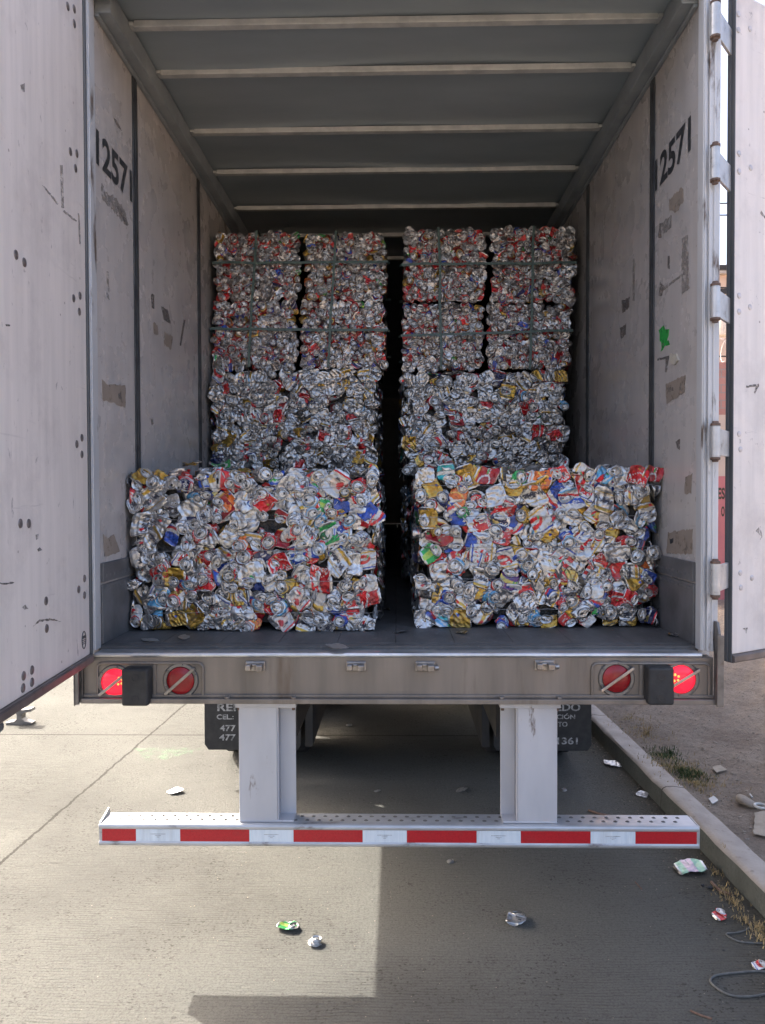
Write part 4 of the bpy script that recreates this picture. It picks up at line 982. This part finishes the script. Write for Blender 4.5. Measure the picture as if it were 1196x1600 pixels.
def hump(x, y):
    e = min(1, max(0, (x - kx(y) - 0.14)/0.25))
    return e*(0.018*math.sin(2.1*x + 1.3*y) + 0.012*math.sin(5.3*x - 3.1*y) + 0.008*math.sin(11*x + 7*y) + 0.006*math.sin(23*x - 17*y + 2)) + 0.006*math.sin(31*y + 19*x)
m = MB()
gx = np.concatenate([np.linspace(0.14, 4.5, 90), np.linspace(4.8, 10, 14)]); gy = np.concatenate([np.arange(-3.4, 7.0, 0.05), np.arange(7.0, 30.1, 0.5)])
for y in gy:
    for a in gx: x = kx(y) + a; m.v.append((x, y, 0.112 + hump(x, y)))
nx_ = len(gx)
m.f += [(j*nx_+i, j*nx_+i+1, (j+1)*nx_+i+1, (j+1)*nx_+i) for j in range(len(gy)-1) for i in range(nx_-1)]; m.m += [0]*len(m.f)
props(m.build('dirt_lot', M['earth'], smooth=True), kind='structure')
sheet('dirt_field', 2.2, 120, -60, 160, 0.075, M['earth'])
lot = lambda x, y: 0.112 + hump(x, y)
# faded green spray mark and stains on the road
def ground_patch(pix, mat, name, amp, z=0.004):
    pts = [atZ(px, py, z) for px, py in pix]; out = []
    for i, p in enumerate(pts):
        q = pts[(i+1) % len(pts)]; n_ = max(2, int((q - p).length/0.03))
        out += [p.lerp(q, k/n_) + Vector((random.uniform(-amp, amp), random.uniform(-amp, amp), 0)) for k in range(n_)]
    m = MB(); m.add(out, [tuple(range(len(out)))]); return m.build(name, mat)
t = NT('faded_green_paint'); v = t.coord(); f = t.ramp(t.noise(v, 14, 7, .7), .47, .66)
tr = t.n('BsdfTransparent'); mx = t.n('MixShader', ins={0: t.math('MULTIPLY', f, .30)}); t.t.links.new(tr.outputs[0], mx.inputs[1]); t.t.links.new(t.p.outputs[0], mx.inputs[2]); t.t.links.new(mx.outputs[0], t.out.inputs[0])
t.set('Base Color', (.20, .42, .20, 1)); t.set('Roughness', .9)
o = ground_patch([(212, 1170), (300, 1167), (310, 1172), (268, 1186), (222, 1187)], t.m, 'paint_mark', 0.03); props(o, kind='structure')

# ---------------------------------------------------------------- litter
LIBD = {}
for e in LIB: LIBD.setdefault((e[0], e[5]), e)
def litter(px, py, kind, dsg, size, spin, label, cat='can', z=0.0, tilt=0.15, mat=None, flat=1.0, name='crushed_can', onlot=False, group=None):
    p = atZ(px, py, z + .01)
    if onlot: z = lot(p.x, p.y)
    e = LIBD[(kind, dsg)]; rng = np.random.RandomState(int(px))
    o = can_object(e, mat or M['can'], None, name)
    if o.name.split('.')[0] != name: o.name = name
    s = size/0.12; m3 = orient((0, 0, 1), spin, tilt, rng) @ Matrix.Diagonal((s, s*flat, s))
    zz_ = (e[2] @ np.array(m3).T)[:, 2].min()
    o.matrix_world = Matrix.Translation((p.x, p.y, z - zz_ + 0.001)) @ m3.to_4x4()
    return props(o, label, cat, group)
litter(274, 1236, 'flat', 'bare', .10, 1.6, 'plain silver flattened can on the sunny road left of the guard', flat=.6)
litter(452, 1447, 'fold', 'green', .105, .4, 'green and silver crushed can in the sun on the road')
litter(493, 1472, 'puck', 'bare', .085, .3, 'small silver crumpled can beside the green can on the sunny road')
litter(704, 1344, 'puck', 'bare', .052, .3, 'dull flat can lid on the shaded road below the striped bar', flat=.35)
litter(807, 1436, 'fold', 'grey_fine', .11, 2.2, 'grey crushed can in the middle of the shaded road')
LIBD[('flat', 'pale')] = ('flat', 1) + can_mesh('flat', _pale(), 77) + ('pale',)
litter(1078, 1357, 'flat', 'pale', .15, .9, 'pale green and pink flattened can beside the kerb', flat=.8)
litter(1125, 1430, 'fold', 'red', .085, 1.2, 'red and white crushed can near the kerb')
litter(957, 1193, 'flat', 'bare', .13, .5, 'pale silver flattened can lying against the kerb behind the guard', flat=.7)
litter(881, 1233, 'puck', 'bare', .06, .5, 'tiny bright can lid on the road beside the right guard post', flat=.4)
litter(546, 1132, 'puck', 'bare', .075, .2, 'small can lid on the dark road under the trailer', flat=.4)
litter(590, 1234, 'puck', 'grey_fine', .06, .7, 'dim flat lid on the road between the guard posts, left one', flat=.3)
litter(722, 1233, 'puck', 'grey_fine', .10, .7, 'dim flat disc on the road between the guard posts, right one', flat=.2)
litter(1004, 1240, 'flat', 'grey_fine', .09, 2.0, 'grey scrap of can at the foot of the kerb', flat=.5)
litter(1187, 1507, 'fold', 'white_oval', .07, .9, 'white crumpled scrap beside the looped cord', flat=.8)
litter(235, 998, 'flat', 'bare', .075, 1.2, 'thin silver scrap on the trailer floor before the left bale', 'scrap', FLOOR, flat=.3, name='can_scrap')
litter(288, 994, 'flat', 'bare', .06, .2, 'torn silver scrap poking from under the left bale', 'scrap', FLOOR, flat=.5, name='can_scrap')
litter(527, 1009, 'flat', 'bare', .085, 1.5, 'crinkled silver scrap on the trailer threshold', 'scrap', FLOOR, flat=.4, name='can_scrap')
litter(1054, 990, 'fold', 'silver_text', .07, .5, 'shiny crushed can on the trailer floor in the right corner', 'can', FLOOR)
litter(722, 986, 'flat', 'black', .06, .5, 'dark flattened scrap on the floor before the right bale', 'scrap', FLOOR, flat=.4, name='can_scrap')
litter(625, 985, 'flat', 'grey_fine', .06, 1.5, 'dark thin scrap on the floor in the gap between the bales', 'scrap', FLOOR, flat=.3, name='can_scrap')
litter(600, 950, 'flat', 'black', .08, 1.0, 'flattened dark can deep in the gap between the bales', 'can', FLOOR, flat=.4)
for px, py, d, c, lb in ((300, 722, 'gold', 'fold', 'gold crushed can lying on top of the left front bale'), (345, 722, 'green', 'flat', 'green flattened can lying on top of the left front bale')):
    e = LIBD[(c, d)]; o = can_object(e, M['can'], None); p = atY(px, py, 0.55); o.matrix_world = Matrix.Translation((p.x, p.y, 2.022)) @ orient((0, 0, 1), 1.0, .2, np.random.RandomState(3)).to_4x4(); props(o, lb, 'can')
def stick(pix, r, mat, name, label, cat, z=0.0, wob=0):
    pts = [atZ(px, py, z + r) for px, py in pix]
    if len(pts) > 2:                                # smooth the polyline
        for _ in range(2):
            q = [pts[0]]
            for a, b in zip(pts, pts[1:]): q += [a.lerp(b, .25), a.lerp(b, .75)]
            pts = q + [pts[-1]]
    m = MB(); m.tube(pts, r, 8); return props(m.build(name, mat, smooth=True), label, cat)
M['cord'] = simple('grey_cord', (0.10, 0.098, 0.09), (0.15, 0.145, 0.13), .8, 0, 40)
M['twig'] = simple('brown_twig', (0.13, 0.075, 0.05), (0.2, 0.12, 0.085), .8, 0, 60)
stick([(1215, 1520), (1180, 1517), (1150, 1520), (1118, 1523), (1108, 1532), (1118, 1543), (1140, 1556), (1170, 1558), (1215, 1550)], .0045, M['cord'], 'cord', 'dark grey cord lying in a wide loop on the road', 'cord')
stick([(1172, 1440), (1172, 1452), (1150, 1458), (1132, 1458), (1142, 1466), (1160, 1473), (1200, 1474)], .0035, M['cord'], 'cord', 'thin grey cord bent in a hook near the red can', 'cord')
stick([(1079, 1579), (1094, 1586), (1113, 1592)], .004, M['twig'], 'twig', 'thin dark twig on the road in the lower right', 'twig')
stick([(920, 1266), (938, 1272), (954, 1275)], .007, M['twig'], 'twig', 'brown broken twig on the road behind the striped bar', 'twig')
stick([(993, 1378), (1003, 1389)], .003, M['twig'], 'twig', 'short dark twig on the road below the right end of the bar', 'twig')
stick([(1112, 1378), (1126, 1393), (1142, 1397)], .007, M['twig'], 'twig', 'curved brown twig lying at the kerb below the bar', 'twig')
def chunk(px, py, size, mat, name, label, cat, seed, z=None, sq=(1, 1, .6)):
    p = atZ(px, py, .12 if z is None else z); z = lot(p.x, p.y) if z is None else z
    bm = bmesh.new(); bmesh.ops.create_icosphere(bm, subdivisions=3, radius=1); r = np.random.RandomState(seed); ph = r.uniform(0, 6, (6,)); fr = r.uniform(1, 3.4, (6, 3))
    for v_ in bm.verts:
        k = 1 + sum(.11*math.sin(f.dot(np.array(v_.co)) + a) for f, a in zip(fr, ph)); v_.co = Vector(v_.co)*k; v_.co = Vector((v_.co.x*size*sq[0], v_.co.y*size*sq[1], v_.co.z*size*sq[2]))
    me = bpy.data.meshes.new(name); bm.to_mesh(me); bm.free(); me.materials.append(mat); me.polygons.foreach_set('use_smooth', [True]*len(me.polygons))
    o = bpy.data.objects.new(name, me); COL.objects.link(o); o.location = (p.x, p.y, z + size*sq[2]*.55); o.rotation_euler.z = r.uniform(0, 6)
    return props(o, label, cat)
M['stone'] = simple('field_stone', (0.34, 0.285, 0.22), (0.24, 0.2, 0.165), .9, 0, 18, bump=.004, bscale=60)
M['asph'] = simple('asphalt_crumb', (0.035, 0.035, 0.037), (0.06, 0.058, 0.055), .9, 0, 40, bump=.003, bscale=90)
chunk(1166, 1254, .055, M['stone'], 'stone', 'tan flat stone on the dirt beside the white ring', 'stone', 1, None, (1.25, .8, .5))
chunk(1109, 1388, .013, M['asph'], 'asphalt_crumb', 'black crumb on the road by the kerb, the larger one', 'crumb', 2, 0.0)
chunk(1098, 1384, .009, M['asph'], 'asphalt_crumb', 'black crumb on the road by the kerb, the smaller one', 'crumb', 3, 0.0)
m = MB(); p = atZ(1189, 1262, .12); zz_ = lot(p.x, p.y)
m.tube([p + Vector((.032*math.cos(a), .032*math.sin(a), zz_ - .12 + .018)) for a in [2*math.pi*k/18 for k in range(15)]], .007, 8); M['pale'] = simple('pale_plastic', (.6, .58, .54), None, .5); M['card'] = simple('faded_cardboard', (.38, .32, .25), (.30, .25, .19), .9, 0, 20)
props(m.build('plastic_ring', M['pale'], smooth=True), 'pale broken plastic ring on the dirt beside the tan stone', 'ring')
def slab(pix, mat, name, label, cat, th=.004, lift=.012):
    pts = [atZ(px, py, .12) for px, py in pix]; z = max(lot(p.x, p.y) for p in pts) + lift*.3
    c = sum(pts, Vector())/len(pts)
    m = MB(); m.prism([Vector((p.x, p.y, z + lift*math.sin(9*p.x + 7*p.y)*.4)) for p in ragged([Vector((0, p.x, p.y)) for p in pts], .003, .02) for p in [Vector((p.y, p.z, 0))]], (0, 0, th)); return props(m.build(name, mat), label, cat)
slab([(1180, 1272), (1215, 1266), (1220, 1310), (1177, 1303)], M['card'], 'cardboard', 'faded tan cardboard piece on the dirt at the right', 'cardboard')
slab([(1108, 1247), (1116, 1243), (1123, 1249), (1114, 1254)], M['pale'], 'paper_scrap', 'small white paper scrap on the dirt behind the kerb', 'paper')
slab([(1113, 1198), (1126, 1196), (1136, 1203), (1120, 1206)], M['card'], 'paper_scrap', 'tan paper scrap farther back on the dirt', 'paper')
stick([(1172, 1241), (1176, 1246)], .005, M['pale'], 'cigarette_end', 'white cigarette end on the dirt above the tan stone', 'cigarette', .125)
# crumbs, pebbles and dry grass: nobody could count them
def scatter(name, n_, place, size, mat, seed, flat=.6):
    r = np.random.RandomState(seed); VV, FF, b = [], [], 0
    ico = [(0, 0, 1), (.9, 0, .4), (.28, .85, .4), (-.72, .53, .4), (-.72, -.53, .4), (.28, -.85, .4), (0, 0, -.5)]; tf = [(0, i, i % 5 + 1) for i in range(1, 6)] + [(6, i % 5 + 1, i) for i in range(1, 6)]
    for _ in range(n_):
        x, y, z = place(r); s = r.uniform(*size); a = r.uniform(0, 6.28); sx = s*r.uniform(.7, 1.5)
        for u in ico:
            k = r.uniform(.7, 1.25); X_, Y_ = u[0]*sx*k, u[1]*s*k; VV.append((x + X_*math.cos(a) - Y_*math.sin(a), y + X_*math.sin(a) + Y_*math.cos(a), z + u[2]*s*flat*k))
        FF += [tuple(i + b for i in f) for f in tf]; b += 7
    m = MB(); m.add(VV, FF); return props(m.build(name, mat), kind='stuff')
def on_lot(r):
    y = r.uniform(-1.2, 6.5); x = kx(y) + .16 + abs(r.normal())*1.1; return x, y, lot(x, y)
scatter('pebbles', 4200, on_lot, (.002, .012), M['stone'], 1)
scatter('soil_crumbs', 1600, on_lot, (.003, .010), M['earth'], 2)
def gutter(r):
    y = r.uniform(-1.0, 4.5); x = kx(y) - abs(r.normal())*.11 - .004; return x, y, .001
scatter('gutter_grit', 900, gutter, (.0015, .006), M['earth'], 3)
scatter('dark_grit', 260, gutter, (.0015, .007), M['asph'], 6)
scatter('road_grit', 420, lambda r: (r.uniform(-1.4, 1.5), r.uniform(-.6, 2.2), .001), (.0012, .0035), M['stone'], 4)
def blades(name, spots, mat, seed, kind='stuff', label=None, cat=None, L_=(.03, .08), lean=.5):
    r = np.random.RandomState(seed); m = MB()
    for x, y, n_, rad in spots:
        for _ in range(n_):
            a, d = r.uniform(0, 6.28), abs(r.normal())*rad*.6; bx, by = x + d*math.cos(a), y + d*math.sin(a)*1.5
            bz = (lot(bx, by) if bx > kx(by) + .15 else (.003 if bx < kx(by) else .126)); l = r.uniform(*L_); h = r.uniform(0, 6.28); le = r.uniform(.2, 1)*lean*l; w = r.uniform(.0012, .0028)
            dx, dy = math.cos(h), math.sin(h); up = math.sqrt(max(l*l - le*le, .0001))
            p = [(bx, by, bz), (bx + dx*le*.35, by + dy*le*.35, bz + up*.6), (bx + dx*le, by + dy*le, bz + up)]
            m.add([(p[0][0] - dy*w, p[0][1] + dx*w, bz), (p[0][0] + dy*w, p[0][1] - dx*w, bz), (p[1][0] + dy*w*.8, p[1][1] - dx*w*.8, p[1][2]), (p[1][0] - dy*w*.8, p[1][1] + dx*w*.8, p[1][2]), p[2]], [(0, 1, 2, 3), (3, 2, 4)])
    return props(m.build(name, mat), label, cat, kind=kind)
M['grass'] = simple('weed_green', (0.055, 0.085, 0.032), (0.09, 0.11, 0.045), .8, 0, 30, spec=.2); M['straw'] = simple('dry_straw', (0.42, 0.31, 0.15), (0.30, 0.22, 0.12), .9, 0, 40, spec=.2)
def sp(px, py, n_, rad): p = atZ(px, py, .12); return (p.x, p.y, n_, rad)
blades('weeds', [sp(1036, 1180, 420, .12), sp(1048, 1177, 200, .10)], M['grass'], 1, 'stuff', None, None, (.012, .034), .95)
blades('weeds', [sp(1068, 1206, 300, .08), sp(1078, 1211, 260, .10), sp(1092, 1209, 160, .07)], M['grass'], 2, 'stuff', None, None, (.012, .04), .95)
blades('dry_straw', [sp(1045, 1195, 260, .12), sp(1065, 1200, 260, .14), sp(1088, 1222, 420, .14), sp(1080, 1205, 200, .2), sp(1010, 1148, 300, .16), sp(985, 1125, 140, .18), sp(1100, 1212, 120, .2)], M['straw'], 3, 'stuff', None, None, (.008, .035), 1.0)
gs = []
for px, py, n_ in ((1135, 1395, 120), (1150, 1412, 90), (1168, 1440, 60), (1188, 1452, 110), (1120, 1365, 50), (1195, 1470, 60)):
    p = atZ(px, py, 0); gs.append((p.x - .01, p.y, n_, .05))
blades('gutter_straw', gs, M['straw'], 4, 'stuff', None, None, (.01, .035), 1.0)
# small cast-iron stand on the far left of the road
p = atZ(30, 1133); M['iron'] = simple('grey_cast_iron', (.17, .165, .16), (.11, .105, .1), .5, .4, 20)
m = MB(); poly = [(-.11, 0), (.10, 0), (.11, .018), (.045, .03), (.022, .05), (.022, .08), (.045, .10), (.105, .112), (.10, .135), (.02, .125), (-.075, .13), (-.085, .115), (-.03, .10), (-.02, .08), (-.02, .05), (-.045, .03), (-.115, .018)]
m.prism([(p.x + a, p.y, b) for a, b in poly], (0, .075, 0))
props(m.build('iron_stand', M['iron'], bevel=.004), 'small grey iron stand with flared foot and top on the road beside the left door', 'stand')

# ---------------------------------------------------------------- beyond the lot: painted brick wall, poles and a house, seen in the slit by the right door
M['brick'] = None
t = NT('pink_painted_brick'); v = t.coord(kind='Object')
sw = t.n('CombineXYZ', ins={0: t.n('SeparateXYZ', ins={0: v}).outputs[0], 1: t.n('SeparateXYZ', ins={0: v}).outputs[2]}).outputs[0]
b = t.n('TexBrick', ins={'Vector': sw, 'Scale': 1.0, 'Color1': (.50, .24, .19, 1), 'Color2': (.42, .19, .15, 1), 'Mortar': (.36, .26, .22, 1), 'Mortar Size': .012, 'Brick Width': .26, 'Row Height': .13})
t.set('Base Color', b.outputs[0]); t.set('Roughness', .9); t.set('Normal', t.bump(t.noise(v, 20, 5), .01)); M['brick'] = t.m
M['redwall'] = simple('faded_red_paint', (.60, .20, .19), (.54, .17, .165), .8, 0, 2, dirt=(.5, .2, .18), dscale=4); M['creamwall'] = simple('cream_paint', (.62, .46, .36), (.56, .42, .33), .85, 0, 3)
WY = 10.0
zt = atY(1125, 566, WY).z; zc = atY(1125, 648, WY).z; zr = atY(1125, 744, WY).z
w = empty('lot_wall', (6.5, WY, 0.07), 'faded pink brick wall with cream and red painted bands across the dirt lot', 'wall')
def wp(name, a, b, mat): 
    o = MB().box(a, b).build(name, mat, w); o.data.transform(Matrix.Translation((-6.5, -WY, -.07))); return o
wp('red_band', (4.2, WY, .07), (9.5, WY + .2, zr), M['redwall']); wp('cream_band', (4.2, WY + .003, zr + .0004), (9.5, WY + .2, zc), M['creamwall']); wp('brick_top', (4.2, WY + .006, zc + .0004), (9.5, WY + .2, zt), M['brick'])
m = MB()
for body, px0, px1, py0, py1 in (('ES', 1121.5, 1133, 762, 780), ('E', 1117, 1121.5, 791, 807), ('O', 1127, 1132.5, 791, 807)):
    a, b_ = atY(px0, py1, WY - .001), atY(px1, py0, WY - .001); letters(m, body, (a.x, WY - .001, a.z), (1, 0, 0), (0, 0, 1), b_.x - a.x, b_.z - a.z, bold=.03, thick=.004)
M['signink'] = simple('painted_letters', (.055, .045, .03), (.09, .07, .045), .8)
o = m.build('painted_letters', M['signink'], w); o.data.transform(Matrix.Translation((-6.5, -WY, -.07)))
m = MB(); m.tube([(4.2 + .012*i, WY + .1 + .2*math.cos(i*.55), zt + .22 + .2*math.sin(i*.55)) for i in range(440)], .0022, 4)
for x in (4.3, 6.0, 7.8, 9.4): m.box((x, WY + .08, zt), (x + .03, WY + .11, zt + .35))
props(m.build('razor_wire', M['galv']), 'coil of razor wire along the top of the pink brick wall', 'wire')
pp = atY(1129, 400, 17); M['wood'] = simple('pole_concrete', (.30, .28, .25), (.24, .22, .2), .85, 0, 8)
m = MB(); px_ = pp.x
root = empty('utility_pole', (px_ + .25, 17, 0), 'grey utility pole with cross arms standing behind the brick wall', 'pole')
MB().tube([(0, 0, 0), (0, 0, 9.6)], [.16, .11], 12).build('pole', M['wood'], root, smooth=True)
for zz_ in (7.0, 7.6):
    MB().box((-1.2, -.19, zz_), (1.2, -.1, zz_ + .12)).build('cross_arm', M['under'], root)
MB().lathe((-.32, -.25, 5.9), (0, 0, 1), [(.2, 0), (.22, .05), (.22, .62), (.16, .7), (.05, .72)], 16).build('transformer', M['cream'], root, smooth=True)
for k, (za, zb_) in enumerate(((9.3, 11.5), (9.0, 11.0), (7.15, 6.6), (6.85, 6.2), (5.4, 5.0))):
    m = MB(); pts = [(px_ + .25 - 30 + 60*i/24, 17 - .12 + (-6 + 12*i/24)*.4, za + (zb_ - za)*(i/24 - .5) - .9*(1 - ((i/24 - .5)*2)**2) + .9) for i in range(25)]
    m.tube(pts, .018, 5); props(m.build('cable', M['under']), 'thin dark cable slung past the utility pole', 'cable', 'overhead cables')
hw = empty('house', (10.8, 23, 0), 'pale plastered house showing above the brick wall', 'house')
MB().box((-3.5, 0, 0), (3.5, 6, 9.2)).build('wall', M['creamwall'], hw); MB().box((-3.7, -.2, 9.2), (3.7, 6.2, 9.4)).build('roof', M['kerb'], hw)
f_ = MB().box((-2.4, -.03, 6.4), (-1.2, -.0005, 7.8)).build('window', M['galv'], hw); MB().box((-2.32, -.036, 6.48), (-1.28, -.0305, 7.72)).build('pane', M['under'], f_)
